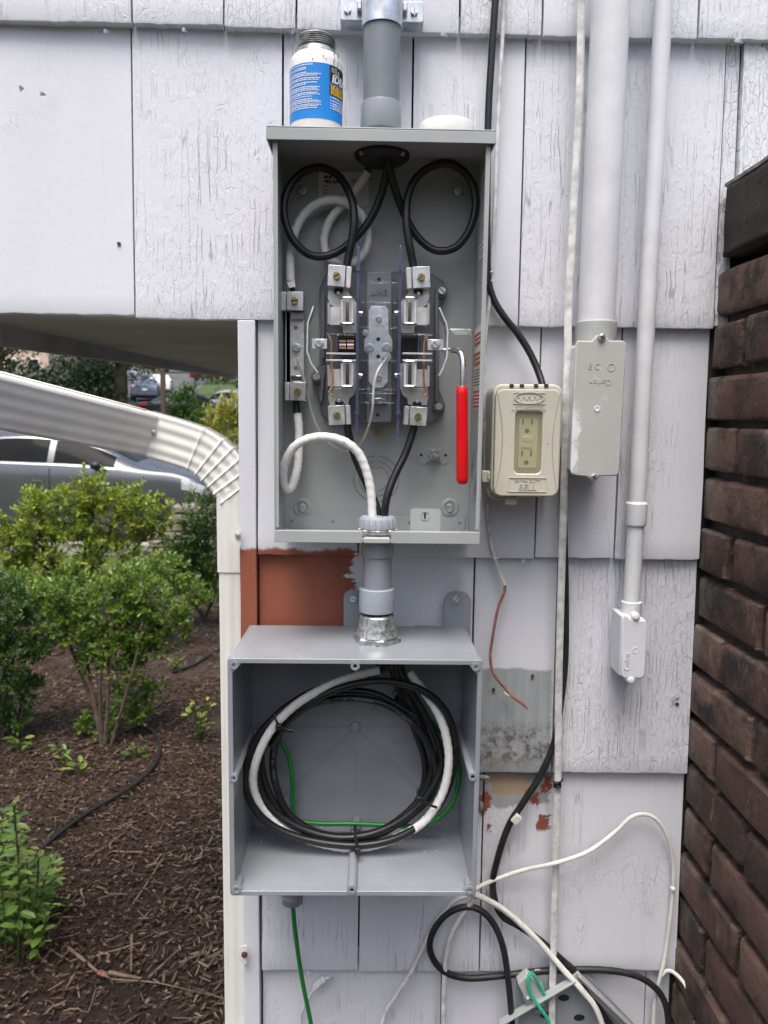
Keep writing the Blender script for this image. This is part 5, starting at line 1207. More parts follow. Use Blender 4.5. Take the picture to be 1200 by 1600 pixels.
MB().lathe([(rsm+.0026, 0), (rsm+.003, .001), (rsm+.003, zq1-zq0-.001), (rsm+.0018, zq1-zq0)], (xs, YSm, zq0), (0,0,1), 32).build('collar', M['pipe_paint'], sml)
YSv = -0.055
MB().prism(pxpoly([(972, 962), (1011, 969), (1005, 1060), (968, 1058)], YSv+.001), YSv+.004, -0.004).build('fitting_body', M['pipe_paint'], sml, .003, seg=3)
scv = MB().prism(pxpoly([(975, 961), (981, 963), (986, 968), (1000, 970), (1004, 969), (1009, 970), (1012, 975), (1008, 1052), (1006, 1058), (1002, 1060), (975, 1060), (971, 1056), (971, 1050), (972.5, 966)], YSv), YSv+.004, YSv).build('cover_plate', M['pipe_paint'], sml, .0016, seg=3)
for px, py in ((994, 964), (986, 1063)):
    q = P(px, py, YSv); s_ = link('screw', SM['painted'], scv, loc=q+Vector((0, .001, 0)), rot=(0, .6, 0))
    MB().lathe([(.0065, 0), (.0065, .012)], q+Vector((0, .0125, 0)), (0,-1,0), 18).build('screw_ear', M['pipe_paint'], scv, .001)
lettering('Carlon', .0095, P(979.5, 1034, YSv-.0002), scv, M['pipe_paint'], .0008, rot=(pi/2, -pi/2, 0))
c = P(993, 1016, YSv); MB().frame(circle(c.x, c.z, .0045), circle(c.x, c.z, .0036), YSv+.0002, YSv-.0005).build('raised_ring', M['pipe_paint'], scv)

# ---------------------------------------------------------------- cables and wires on the wall
rc = lambda wpx, Y=-.012: wpx/2*pxm(Y)
cable('feed_cable', 'black cable running down behind the meter box and into the outlet top', [(777, -60, -.012), (774, 0, -.012), (768, 90, -.010), (763, 180, -.010), (761, 300, -.009), (762, 420, -.009), (769, 462, -.010), (787, 494, -.012), (808, 520, -.012), (826, 548, -.014), (840, 578, -.02), (848, 604, -.03), (850, 630, -.035)], rc(11), 'black')
cable('outlet_cable', 'black cable bowing down behind the beige outlet beside painted raceway', [(872, 700, -.015), (879, 760, -.010), (882, 850, -.008), (884, 940, -.008), (883, 1030, -.008), (876, 1100, -.008), (866, 1160, -.009), (845, 1210, -.010), (817, 1255, -.012), (795, 1290, -.012), (778, 1340, -.014), (770, 1385, -.014), (782, 1428, -.014), (812, 1448, -.016), (845, 1470, -.018), (875, 1497, -.02), (900, 1520, -.022), (925, 1560, -.024), (960, 1610, -.024)], rc(11), 'blackw')
cable('looped_cable', 'black cable making a round loop below the junction box corner', [(803, 1650, -.03), (797, 1560, -.028), (786, 1480, -.024), (765, 1435, -.02), (735, 1417, -.018), (700, 1427, -.016), (677, 1455, -.014), (672, 1485, -.014), (690, 1515, -.014), (727, 1528, -.012), (780, 1525, -.012), (850, 1517, -.012), (930, 1515, -.014), (985, 1522, -.016), (1020, 1540, -.02), (1040, 1570, -.024), (1046, 1620, -.026)], rc(11), 'blackw')
cable('raceway', 'flat painted raceway strip hanging full height between outlet and large conduit', [(909, -60, -.020), (908, 0, -.020), (907, 95, -.022), (904, 180, -.026), (896, 330, -.032), (888, 480, -.040), (887, 560, -.046), (884, 650, -.050), (881, 780, -.044), (879, 850, -.034), (876, 950, -.024), (873, 1080, -.018), (872, 1200, -.018), (869, 1330, -.020), (866, 1450, -.022), (863, 1560, -.026), (862, 1650, -.03)], .0056, 'cable_paint', cat='raceway', flat=(1, 0, 0))
cable('thin_cable', 'thin painted cable stapled to the wall right of the meter box', [(791, -50, -.008), (788, 0, -.008), (785, 60, -.006), (781, 130, -.007), (777, 220, -.006), (773, 330, -.006), (768, 420, -.007), (766, 460, -.010), (759, 520, -.012), (756, 580, -.012), (757, 650, -.010), (758, 740, -.010), (762, 800, -.009), (768, 850, -.008), (776, 880, -.010), (783, 900, -.010), (789, 914, -.010)], rc(6.0), 'cable_paint', n=8)
cable('loose_wire', 'loose reddish wire end dangling above the bare grey patch', [(789, 912, -.010), (788, 925, -.012), (780, 945, -.014), (774, 970, -.015), (769, 1000, -.016), (766, 1025, -.018), (769, 1048, -.02), (779, 1064, -.022), (792, 1078, -.024), (803, 1090, -.026), (814, 1098, -.028), (825, 1107, -.03)], rc(4.6), 'redcable', cat='wire', n=8)
st = MB()
for px, py in ((766, 425), (764, 440), (776, 872), (795, 1086)):
    c = P(px, py, -.012); a = random.uniform(-.5, .5); st.tube([c+Vector((-.005*cos(a), .008, -.005*sin(a))), c+Vector((-.004*cos(a), -.001, -.004*sin(a))), c+Vector((.004*cos(a), -.001, .004*sin(a))), c+Vector((.005*cos(a), .008, .005*sin(a)))], .0012, 6)
tag(st.build('cable_staples', M['pipe_paint'], None), 'painted cable staples on thin cable right of meter box', 'staple')
cable('white_cable', 'thin white cable arching up right from the junction box corner then down by the bricks', [(735, 1397, -.03), (748, 1386, -.020), (780, 1372, -.016), (820, 1359, -.014), (870, 1348, -.030), (920, 1330, -.016), (960, 1301, -.010), (985, 1278, -.010), (1005, 1272, -.010), (1025, 1280, -.010), (1043, 1308, -.010), (1052, 1345, -.010), (1052, 1385, -.010), (1048, 1430, -.010), (1040, 1490, -.010), (1032, 1525, -.012), (1024, 1560, -.010), (1019, 1630, -.010)], rc(6.8), 'whitejk', n=8)
cable('white_cable', 'white cable curving down left from below junction box corner to the frame bottom', [(742, 1397, -.022), (728, 1400, -.018), (708, 1410, -.014), (685, 1436, -.012), (664, 1475, -.011), (645, 1515, -.012), (620, 1555, -.012), (604, 1580, -.012), (588, 1630, -.014)], rc(7.2), 'cable_paint', n=8)
cable('white_cable', 'white cable dropping nearly straight down from below junction box corner', [(746, 1394, -.024), (738, 1408, -.020), (722, 1430, -.016), (705, 1462, -.014), (697, 1500, -.014), (694, 1540, -.014), (692, 1640, -.016)], rc(9.0), 'cable_paint', n=8)
cable('white_cable', 'thick white cable running down right across the grey bracket', [(738, 1396, -.026), (755, 1403, -.022), (785, 1420, -.020), (815, 1445, -.022), (848, 1478, -.026), (880, 1515, -.032), (910, 1548, -.04), (932, 1578, -.044), (950, 1630, -.046)], rc(10), 'whitejk', n=9)
cable('white_cable', 'short white cable running along the brick corner at lower right', [(1034, 1524, -.012), (1042, 1517, -.014), (1052, 1519, -.02), (1066, 1532, -.035), (1080, 1556, -.05), (1092, 1584, -.06), (1104, 1630, -.07)], rc(6.4), 'whitejk', n=8)
tag(MB().box(-.009, .006, -.004, .004, -.0055, .0055, Matrix.Translation(P(808, 1279, -.020)) @ Matrix.Rotation(radians(-50), 4, 'Y')).build('cable_clip', M['whitejk'], None, .001), 'white clip nailed over the black outlet cable', 'clip')
tag(MB().box(-.0035, .0035, -.005, .003, -.0022, .0022, Matrix.Translation(P(1051, 1388, -.012))).build('cable_clip', M['whitejk'], None, .0008), 'small white clip on the white cable beside the bricks', 'clip')
b = MB().box(-.006, .0055, -.0035, .004, -.0042, .0042, Matrix.Translation(P(871, 1226, -.022))).tube([P(872, 1224, -.025), P(878, 1220, -.028), P(880, 1216, -.028)], .0013, 6).tube([P(870, 1228, -.025), P(875, 1232, -.028)], .0015, 6)
tag(b.build('tape_band', M['black'], None, .001), 'scrap of black tape round the painted raceway', 'tape')
cl = MB(); rg = random.Random(11); pts_ = []
cq = path([(470, 1598, .003), (472, 1580, .001), (482, 1560, 0), (494, 1542, -.001), (507, 1530, -.003), (516, 1527, -.004)], None, .0012)
cl.tube(cq, [.0016+.0022*abs(mnoise.noise((k*.35, 2, 8)))+(.004 if len(cq)*.62 < k < len(cq)*.86 else 0) for k in range(len(cq))], 8)
tag(cl.build('caulk_blob', M['pipe_paint'], None), 'dried blob of painted caulk below the junction box', 'caulk')
for lb_, px, py, sc_ in (('grey caulk smear on the shingle edge right of the junction box middle', 752, 1260, (.7, .6, 1.5)), ('small caulk smear along the shingle butt right of the junction box', 754, 1215, (2.0, .6, .7))):
    tag(MB().sphere(tuple(P(px, py, -.003)), .006, 6, sc_).build('caulk_blob', M['copingtop'], None), lb_, 'caulk')

# ---------------------------------------------------------------- steel bracket with a plate and bonding lug at the bottom
bkt = thing('bracket', 'grey steel angle bracket and drilled plate with a bonding lug at the bottom', 'bracket', P(880, 1580, -.02))
def bar(p, q, w_, t_, name, mat, Y, par):
    A_, B_ = P(*p, Y), P(*q, Y); d = B_-A_; a_ = atan2(d.z, d.x); m_ = Matrix.Translation(A_) @ Matrix.Rotation(-a_, 4, 'Y')
    o = MB().box(0, d.length, 0, t_, -w_/2, w_/2, m_).build(name, M[mat], par, .001)
    MB().box(0.0005, d.length-.0005, -.012, .0, w_/2-.003, w_/2, m_).build('flange', M[mat], o, .0008); return o
bar((782, 1600), (900, 1530), .014, .003, 'angle_bar', 'steel_grey', -.030, bkt); bar((898, 1522), (990, 1612), .014, .003, 'angle_bar', 'steel_grey', -.028, bkt)
pl3 = MB().prism(pxpoly([(806, 1532), (838, 1515), (915, 1520), (990, 1600), (1000, 1660), (815, 1660)], -.015), -.015, -.012).build('plate', M['pvc'], bkt, .001)
for px, py in ((881, 1559), (852, 1586), (905, 1590)):
    c = P(px, py, -.015); MB().prism([(c.x+.008*cos(t)*1.15, c.z+.006*sin(t)) for t in [2*pi*k/18 for k in range(18)]], -.0145, -.0153).build('hole', M['dark'], pl3)
blk2 = MB().prism(pxpoly([(808, 1535), (824, 1520), (850, 1545), (850, 1570), (828, 1575)], -.03), -.034, -.016).build('bonding_lug', M['lbcover'], bkt, .002)
q = P(826, 1562, -.036); MB().lathe([(.0075, 0), (.0075, .008), (.006, .012)], q+Vector((0, .010, 0)), (0,-1,-.2), 18).build('lug_screw', M['galv'], blk2, .0006)
q = P(843, 1582, -.034); MB().lathe([(.006, 0), (.006, .010), (.005, .011)], q+Vector((0, .012, 0)), (0,-1,-.2), 6).build('bolt', M['galv'], bkt)
cable('bonding_wire', 'teal green wire hooked round the bonding lug on the bracket', [(856, 1565, -.032), (846, 1545, -.036), (834, 1524, -.04), (827, 1522, -.042), (825, 1536, -.044), (832, 1558, -.044), (846, 1578, -.044), (858, 1600, -.044), (862, 1650, -.044)], rc(6), 'teal', cat='wire', n=8)
# ---------------------------------------------------------------- terrain
def gz(x, y):
    if y < 4: return 0.0
    if y < 8.5: t = (y-4)/4.5; return -0.15*t*t*(3-2*t)
    if y < 16.5: return -0.15
    return -0.15+0.081*(y-16.5)
def ground_sheet(name, rows, mat, lift=0.0, amp=0.0):
    # rows: list of (y, x0, x1), each split across
    b = MB(); vs = []; fs = []; n = 24
    for y, x0, x1 in rows:
        for k in range(n+1):
            x = x0+(x1-x0)*k/n; vs.append((x, y, gz(x, y)+lift+(amp*mnoise.noise((x*1.6, y*1.6, 4)) if amp else 0)))
    for i in range(len(rows)-1):
        for k in range(n): a = i*(n+1)+k; fs.append((a, a+1, a+n+2, a+n+1))
    return kind(b.add(vs, fs).build(name, mat, None, smooth=60), 'structure')
ys = [-60, -20, -8, -4]+[-3+i*0.5 for i in range(40)]+[17.5+i*3 for i in range(30)]+[120, 160, 220, 400, 900]
ground_sheet('ground', [(y, -260 if abs(y) > 20 else -40, 260 if abs(y) > 20 else 40) for y in ys], M['lawn'], -0.02)
ground_sheet('garden_bed', [(-8+i*0.25, -9 if i < 38 else -4.6, 9) for i in range(int(14.8/0.25)+1)], M['soil'], 0.006, 0.012)
ground_sheet('road', [(9.2+i*0.5, -40, 30) for i in range(15)], M['asphalt'], 0.004)
ground_sheet('street', [(16.2, -24, -5), (20, -22, -7.5), (26, -22, -9), (34, -22, -10), (44, -21, -11), (55, -21, -13), (75, -26, -16.5), (100, -31, -21), (135, -40, -28)], M['asphalt'], 0.012)
kb = MB(); kb.box(-40, 30, 9.0, 9.2, -0.3, -0.02); kind(kb.build('kerb', M['concrete'], None, 0.01), 'structure')

# bark mulch: chips over the bed, as far as they can be told apart
rg = random.Random(21); mc = MB(); count = 0
while count < 38000:
    if rg.random() < .5: y = rg.uniform(.1, 2.6)
    else: y = rg.uniform(2.6, 6.2)
    x = rg.uniform(-3.6, -.16); q = proj((x, y, 0))
    if not q or q[0] < -160 or q[0] > 470: continue
    if mnoise.noise((x*1.1, y*1.1, 9)) < -0.15 and rg.random() < .75: continue
    count += 1
    L = rg.choice((.008, .010, .014, .018, .022, .028, .036, .052))*rg.uniform(.7, 1.25); W = rg.uniform(.003, .010)*(1.2 if L < .02 else .8); L *= 1+.12*max(0, y-2); W *= 1+.12*max(0, y-2); T = rg.uniform(.0015, .004)
    a = rg.uniform(0, 2*pi); e = Euler((rg.gauss(0, .35), rg.gauss(0, .22), a)).to_matrix(); c = Vector((x, y, gz(x, y)+.008+rg.uniform(0, .014)+.012*mnoise.noise((x*1.6, y*1.6, 4))))
    k1, k2 = rg.uniform(-.25, .25), rg.uniform(.3, 1.0)
    pts = [(-L/2, -W/2*k2, 0), (L*.1, -W/2, 0), (L/2, W*k1, 0), (L*.2, W/2, 0), (-L/2, W/2*k2, 0)]
    vs = [c+e @ Vector(p) for p in pts]+[c+e @ (Vector(p)+Vector((0, 0, T))) for p in pts]
    mc.add(vs, [(9,8,7,6,5)[::-1], (0,1,6,5), (1,2,7,6), (2,3,8,7), (3,4,9,8), (4,0,5,9)])
def raw_mesh(b, name, mat, smooth=False):
    me = bpy.data.meshes.new(name); me.from_pydata(b.v, [], b.f); me.materials.append(mat)
    if smooth: me.polygons.foreach_set('use_smooth', [True]*len(me.polygons))
    return me
mul = link('bark_mulch', raw_mesh(mc, 'bark_mulch', M['chip'])); kind(mul, 'stuff')
dm = MB(); rg = random.Random(44); count = 0
while count < 420:
    px, py = rg.gauss(322, 38), rg.uniform(1240, 1600); c = PZ(px, py, .02)
    if px > 372: continue
    count += 1
    L = rg.uniform(.012, .05); W = rg.uniform(.003, .0075); T = rg.uniform(.0015, .004); e = Euler((rg.gauss(0, .3), rg.gauss(0, .2), rg.uniform(0, 6.28))).to_matrix(); c.z = .022+rg.uniform(0, .008)+.012*mnoise.noise((c.x*1.6, c.y*1.6, 4)); k1, k2 = rg.uniform(-.25, .25), rg.uniform(.3, 1)
    pts = [(-L/2, -W/2*k2, 0), (L*.1, -W/2, 0), (L/2, W*k1, 0), (L*.2, W/2, 0), (-L/2, W/2*k2, 0)]
    dm.add([c+e @ Vector(p) for p in pts]+[c+e @ (Vector(p)+Vector((0, 0, T))) for p in pts], [(5,6,7,8,9), (0,1,6,5), (1,2,7,6), (2,3,8,7), (3,4,9,8), (4,0,5,9)])
kind(link('dry_mulch', raw_mesh(dm, 'dry_mulch', M['drychip'])), 'stuff')
def gp(px, py, lift=0.0):
    p = PZ(px, py, 0.0)
    for _ in range(6): p = PZ(px, py, gz(p.x, p.y)+lift)
    return p
def twig(label, pts, r, name='twig', mat='twig', cat='twig', lift=.02):
    q = [gp(a, b2, lift) for a, b2 in pts]; s = spline(q, .02) if len(q) > 2 else [q[0].lerp(q[1], k/6)+Vector((0, 0, .004*mnoise.noise((k*.7, pts[0][0], 1)))) for k in range(7)]
    o = MB().tube(s, [r*(1-.45*k/len(s)) for k in range(len(s))], 6).build(name, M[mat], None); return tag(o, label, cat, 'dry twigs on the mulch' if cat == 'twig' else None)
twig('long thin pale twig reaching out from under the leafy plant at lower left', [(35, 1462), (72, 1480), (112, 1503)], .0032)
twig('thick brown twig pointing at the fallen red leaf', [(105, 1480), (128, 1498), (152, 1518)], .0062)
twig('thick brown twig just right of the fallen red leaf', [(170, 1520), (222, 1529)], .0068)
twig('pale straight twig lying above the two thick twigs', [(138, 1497), (220, 1473)], .0042)
twig('upright looking pale twig crossing the straight twig', [(206, 1461), (205, 1518)], .0050)
twig('brown twig slanting up right beside the crossing twigs', [(233, 1527), (278, 1485)], .0050)
twig('twig near the downspout, upper of the two parallel ones', [(280, 1504), (320, 1488)], .0040)
twig('twig near the downspout, lower of the two parallel ones', [(315, 1502), (350, 1484)], .0055)
twig('long slender twig slanting in the middle of the mulch', [(208, 1412), (235, 1372), (257, 1336)], .0040)
twig('reddish twig lying level below the black hose', [(175, 1330), (222, 1332)], .0040)
twig('twig with a split pale end below the black hose', [(132, 1340), (165, 1323), (196, 1299)], .0036)
twig('short stubby twig right of the leafy plant at lower left', [(126, 1389), (132, 1415)], .0042)
twig('forked twig lying level left of the middle slender twig', [(146, 1385), (163, 1388), (166, 1396), (202, 1397)], .0030)
twig('long dark twig running toward the downspout near the bottom', [(172, 1530), (240, 1535), (300, 1548), (350, 1560)], .0026)
twig('curved pale stem at the bottom left of the mulch', [(98, 1580), (120, 1575), (137, 1582), (150, 1545), (158, 1544)], .0022)
b = MB(); c = gp(161, 1522, .03); b.add([c+Vector(v) for v in ((-.022, .016, 0), (-.008, .012, .006), (.012, -.002, .004), (.024, -.018, .0), (-.002, -.014, .006), (-.018, -.002, .003))], [(0,1,4,5), (1,2,3,4)])
tag(b.build('fallen_leaf', M['redcable'], None, smooth=60), 'reddish brown fallen leaf between two thick twigs', 'leaf')
tag(MB().tube(spline([gp(60, 1330, .02), gp(95, 1300, .03), gp(140, 1268, .03), gp(180, 1245, .03), gp(215, 1222, .03), gp(243, 1192, .03), gp(249, 1163, .03), gp(238, 1142, .03), gp(218, 1135, .03), gp(180, 1150, .02), gp(130, 1165, .015), (gp(80, 1170, 0))], .03), .0085, 10).build('irrigation_hose', M['hose'], None), 'black irrigation hose curving across the mulch behind the downspout', 'hose')
tag(MB().tube(spline([gp(360, 1005, .02), gp(330, 1022, .02), gp(300, 1040, .02), gp(270, 1050, .02)], .03), .010, 8).build('irrigation_hose', M['hose'], None), 'short length of dark hose on soil beside the downspout', 'hose')

# ---------------------------------------------------------------- shrubs: twigs ending in sprigs of leaves
LEAFV = [(0, 0, 0), (.32, -.20, .05), (.72, -.19, .05), (1, 0, -.04), (.72, .19, .05), (.32, .20, .05)]
def leaf_data(mat, wide=1.0):
    b = MB().add([(x, y*wide, z) for x, y, z in LEAFV], [(0,1,2,3), (0,3,4,5)]); return raw_mesh(b, 'leaf', mat, False)
def frame_of(d, up, roll):
    X = d.normalized(); Y_ = up.cross(X)
    if Y_.length < .05: Y_ = Vector((1, 0, 0)).cross(X)
    Y_.normalize(); Z_ = X.cross(Y_)
    m = Matrix((X, Y_, Z_)).transposed(); return m @ Matrix.Rotation(roll, 3, 'X')
def shrub(name, label, cat, base, clumps, leaf, mat, n_sprig, per=9, wide=1.15, solo=0, seed=1, stems=4, stem_r=.012, spread=.05, group=None, twig_n=60, open_=.5):
    rg = random.Random(seed); base = Vector(base); t = thing(name, label, cat, base, group)
    tw = []; leaves = []
    vol = [c[1]*c[1] for c in clumps]
    for _ in range(n_sprig):
        c, r = rg.choices(clumps, vol)[0]; c = Vector(c)
        d = Vector((rg.gauss(0, 1), rg.gauss(0, 1), rg.gauss(.25, 1))).normalized(); rr = r*(open_+(1.05-open_)*rg.random()**.5)*(rg.uniform(1.1, 1.5) if rg.random() < .14 else 1)
        p = c+Vector((d.x*rr, d.y*rr, d.z*rr*.85))
        if p.z < base.z+leaf*.6: continue
        ax = (d+Vector((rg.gauss(0, .35), rg.gauss(0, .35), .55))).normalized(); tw.append((p, ax, c)); U = ax.orthogonal().normalized(); V = ax.cross(U); ph = rg.uniform(0, 6.28); szz = rg.uniform(.7, 1.15)
        for k in range(per):
            f = k/per; a = ph+2.4*k; el = radians(68-50*f)+rg.gauss(0, .12)
            dd = (U*cos(a)+V*sin(a))*sin(el)+ax*cos(el)
            leaves.append((p+ax*(f-.75)*spread, dd, leaf*rg.uniform(.5, 1.2)*(1-.25*f)*szz, rg.gauss(0, .3)))
    up = Vector((0, 0, 1)); solo_set = set()
    if solo:
        order = sorted(range(len(leaves)), key=lambda i: (leaves[i][0]-CAM.location).length/leaves[i][2])[:solo*2]
        solo_set = set(order[::2])
    b = MB(); ld = leaf_data(mat, wide) if solo else None
    for i, (p, dd, s, ro_) in enumerate(leaves):
        m = frame_of(dd, up, ro_)
        if i in solo_set:
            o = link('leaf', ld, t, loc=p); o.rotation_euler = m.to_euler(); o.scale = (s, s, s); continue
        o = len(b.v)
        for x, y, z in LEAFV: b.v.append(tuple(p+m @ Vector((x*s, y*wide*s, z*s))))
        b.f += [(o, o+1, o+2, o+3), (o, o+3, o+4, o+5)]
    kind(link('foliage', raw_mesh(b, 'foliage', mat), t), 'stuff')
    st = MB()
    cents = [Vector(c) for c, r in clumps]
    for k in range(stems):
        e = cents[k % len(cents)]; a = rg.uniform(0, 6.28); s0 = base+Vector((cos(a), sin(a), 0))*stem_r*2
        st.tube(spline([s0, s0.lerp(e, .4)+Vector((rg.gauss(0, .04), rg.gauss(0, .04), .03)), e], .03), [stem_r, stem_r*.9]+[stem_r*.55]*400, 6) if False else None
        q = spline([s0, s0.lerp(e, .45)+Vector((rg.gauss(0, .05), rg.gauss(0, .05), .04)), e], .03)
        st.tube(q, [stem_r*(1-.6*i/len(q)) for i in range(len(q))], 6)
    for p, ax, c in rg.sample(tw, min(twig_n, len(tw))):
        q = spline([c.lerp(p, .25), c.lerp(p, .65)-ax*.01, p], .03); st.tube(q, stem_r*.22, 4)
    st.build('stems', M['bark'], t); return t
def cl(Y, *cs, dy=.6):
    return [(tuple(P(px, py, Y+(rr % 7-3)*.02*dy)), rr*pxm(Y)) for px, py, rr in cs]
SHR = 'shrubs in the garden bed'
YA = 5.4
shrub('shrub', 'tall yellow green shrub in front of the grey parked car', 'shrub', gp(118, 950), cl(YA, (45, 835, 52), (150, 775, 36), (195, 790, 36), (60, 790, 40), (255, 810, 26), (20, 850, 40), (90, 800, 50), (130, 775, 38), (165, 815, 55), (215, 800, 45), (235, 850, 38), (120, 860, 50), (60, 880, 40), (20, 860, 34), (180, 870, 44)), .058, M['leaf_a'], 1000, 9, 1.25, 150, 3, 6, .022, .09, SHR, 90)
YB2 = 2.75
shrub('shrub', 'bright green spreading shrub over bare stems in the middle of the bed', 'shrub', gp(168, 1165), cl(YB2, (95, 965, 32), (130, 985, 40), (165, 945, 44), (200, 912, 34), (235, 935, 38), (270, 958, 28), (292, 985, 16), (215, 985, 46), (180, 1012, 42), (250, 1000, 30), (140, 1032, 26), (205, 1045, 28), (75, 935, 26), (105, 905, 28), (190, 1095, 28), (160, 1150, 22), (125, 1178, 18), (215, 1112, 24), (235, 1075, 20), (150, 1196, 16), (130, 1130, 16)), .036, M['leaf_b'], 1050, 9, 1.3, 220, 4, 5, .013, .05, SHR, 80)
YC2 = 2.7
shrub('shrub', 'dark green shrub at the left edge above the leafy plant', 'shrub', gp(10, 1150), cl(YC2, (0, 940, 46), (35, 985, 40), (8, 1040, 50), (42, 1080, 30), (20, 1120, 28), (58, 1015, 22), (-40, 1000, 60), (-30, 1100, 40)), .036, M['leaf_c'], 760, 9, 1.2, 80, 5, 4, .012, .05, SHR, 40)
shrub('shrub', 'dark green shrub hugging the downspout behind the yellow green one', 'shrub', gp(318, 965), cl(4.9, (282, 865, 30), (278, 905, 30), (300, 870, 40), (305, 830, 34), (312, 800, 36), (330, 840, 38), (318, 885, 38), (340, 915, 30), (290, 905, 28), (345, 780, 24)), .046, M['leaf_c'], 820, 8, 1.1, 60, 6, 4, .014, .07, SHR, 40)
shrub('shrub', 'low green undergrowth shrub between the two larger green shrubs', 'shrub', gp(70, 985), cl(4.3, (55, 925, 34), (100, 930, 34), (20, 915, 32), (260, 895, 38), (225, 900, 32), (150, 925, 34), (290, 925, 26), (60, 965, 26), (315, 935, 20), (120, 960, 26)), .045, M['leaf_b'], 760, 8, 1.0, 0, 7, 4, .01, .06, SHR, 30)
shrub('shrub', 'yellow leaved shrub beyond the downspout bend', 'shrub', gp(350, 800), cl(8.2, (345, 655, 28), (368, 640, 28), (358, 690, 30), (385, 680, 30), (335, 672, 16), (372, 735, 34)), .075, M['leaf_y'], 330, 8, .9, 0, 8, 4, .02, .1, None, 30)
YF2 = 1.15
pf = thing('leafy_plant', 'leafy soft green plant with pointed leaves at the lower left edge', 'plant', gp(15, 1500))
rg = random.Random(12); ld = leaf_data(M['leaf_f'], 1.0); nleaf = 0; stm = MB(); bb = MB()
for k in range(30):
    px = rg.uniform(-40, 90); Y = YF2+rg.uniform(-.18, .22); top = P(px, rg.uniform(1250, 1345)+(px if px > 30 else 0)*.9, Y); root = Vector((top.x*.55+pf.location.x*.45, top.y*.5+pf.location.y*.5, 0))
    q = spline([root, root.lerp(top, .5)+Vector((rg.gauss(0, .015), rg.gauss(0, .015), .02)), top], .022); stm.tube(q, .0025, 5)
    for i, p in enumerate(q):
        if i < len(q)*.25: continue
        for s in (0, 1):
            a = i*pi/2+s*pi+rg.gauss(0, .3); el = rg.uniform(-.25, .45); dd = Vector((cos(a)*cos(el), sin(a)*cos(el), sin(el))); s_ = rg.uniform(.036, .060)*(1-.35*(i/len(q))**4); m = frame_of(dd, Vector((0,0,1)), rg.gauss(0, .25))
            if nleaf < 300 and p.x > -1.5 and i > len(q)*.35:
                nleaf += 1; o = link('leaf', ld, pf, loc=p); o.rotation_euler = m.to_euler(); o.scale = (s_, s_, s_)
            else:
                o = len(bb.v)
                for x, y, z in LEAFV: bb.v.append(tuple(p+m @ Vector((x*s_, y*s_, z*s_))))
                bb.f += [(o, o+1, o+2, o+3), (o, o+3, o+4, o+5)]
kind(link('foliage', raw_mesh(bb, 'foliage', M['leaf_f']), pf), 'stuff'); stm.build('stems', M['leaf_c'], pf)
def seedling(label, px, py, h, n, Ls, mat, seed):
    rg = random.Random(seed); b0 = gp(px, py); t = thing('seedling', label, 'plant', b0, 'small plants coming up in the mulch'); ld = leaf_data(M[mat], 1.2); st = MB()
    for k in range(n):
        a = rg.uniform(0, 6.28); z = h*(.25+.75*k/n); p = b0+Vector((cos(a)*.02+.25*z*rg.uniform(-1, 1), sin(a)*.02, z)); el = rg.uniform(-.1, .7); dd = Vector((cos(a)*cos(el), sin(a)*cos(el), sin(el)))
        o = link('leaf', ld, t, loc=p); o.rotation_euler = frame_of(dd, Vector((0,0,1)), rg.gauss(0, .3)).to_euler(); s = Ls*rg.uniform(.7, 1.2); o.scale = (s, s, s)
        st.tube([b0, b0.lerp(p, .6)+Vector((0,0,.01)), p], .0016, 4)
    st.build('stems', M['leaf_c'], t)
seedling('small upright weed with pale leaves between middle shrub and downspout', 312, 1162, .24, 26, .042, 'leaf_a', 1)
seedling('tiny weed at the foot of the middle shrub', 213, 1185, .08, 10, .045, 'leaf_b', 2)
seedling('two leaved sprout just below the black hose', 204, 1250, .03, 4, .03, 'leaf_b', 3)
seedling('broad leaved sprout left below the middle shrub', 125, 1212, .08, 7, .065, 'leaf_f', 4)
seedling('yellow green weed right of the leafy plant at lower left', 95, 1428, .06, 14, .02, 'leaf_a', 5)
seedling('small weed left of the black hose bend', 100, 1195, .10, 12, .04, 'leaf_b', 6)
seedling('low weed beside the hose near the downspout', 275, 1050, .10, 14, .05, 'leaf_b', 7)
seedling('low weed at the left edge under the dark shrub', 30, 1180, .10, 12, .05, 'leaf_b', 8)
# grass of the lawn beyond the bed
gb = MB(); rg = random.Random(31)
for _ in range(9000):
    x, y = rg.uniform(-6.5, -1.5), rg.uniform(6.6, 8.9); z = gz(x, y)-.015; h = rg.uniform(.04, .10); a = rg.uniform(0, 6.28); q = Vector((cos(a), sin(a), 0))*.004; tip = Vector((x+rg.gauss(0, .03), y+rg.gauss(0, .03), z+h)); o = len(gb.v)
    gb.v += [(x-q.x, y-q.y, z), (x+q.x, y+q.y, z), tuple(tip)]; gb.f.append((o, o+1, o+2))
kind(link('lawn_grass', raw_mesh(gb, 'lawn_grass', M['blade'])), 'stuff')

# ---------------------------------------------------------------- low stone wall near the road
sw = thing('stone_wall', 'low wall of rough flat stones beyond the garden bed by the car', 'stone wall', P(290, 850, 8.0))
rg = random.Random(9); z0 = gz(0, 8.0)-.05; zt_ = P(280, 795, 8.0).z; x0_, x1_ = P(215, 800, 8.0).x, P(420, 800, 8.0).x
z = z0
while z < zt_:
    h = rg.uniform(.08, .13); x = x0_+rg.uniform(-.1, .1)+(z-z0)*.5
    while x < x1_:
        L = rg.uniform(.22, .5); me = rough_block(x, x+L-.015, 7.85+rg.uniform(-.03, .03), 8.2, z, z+h-.012, .012, 12); me.materials.append(M['stone']); link('stone', me, sw); x += L
    z += h

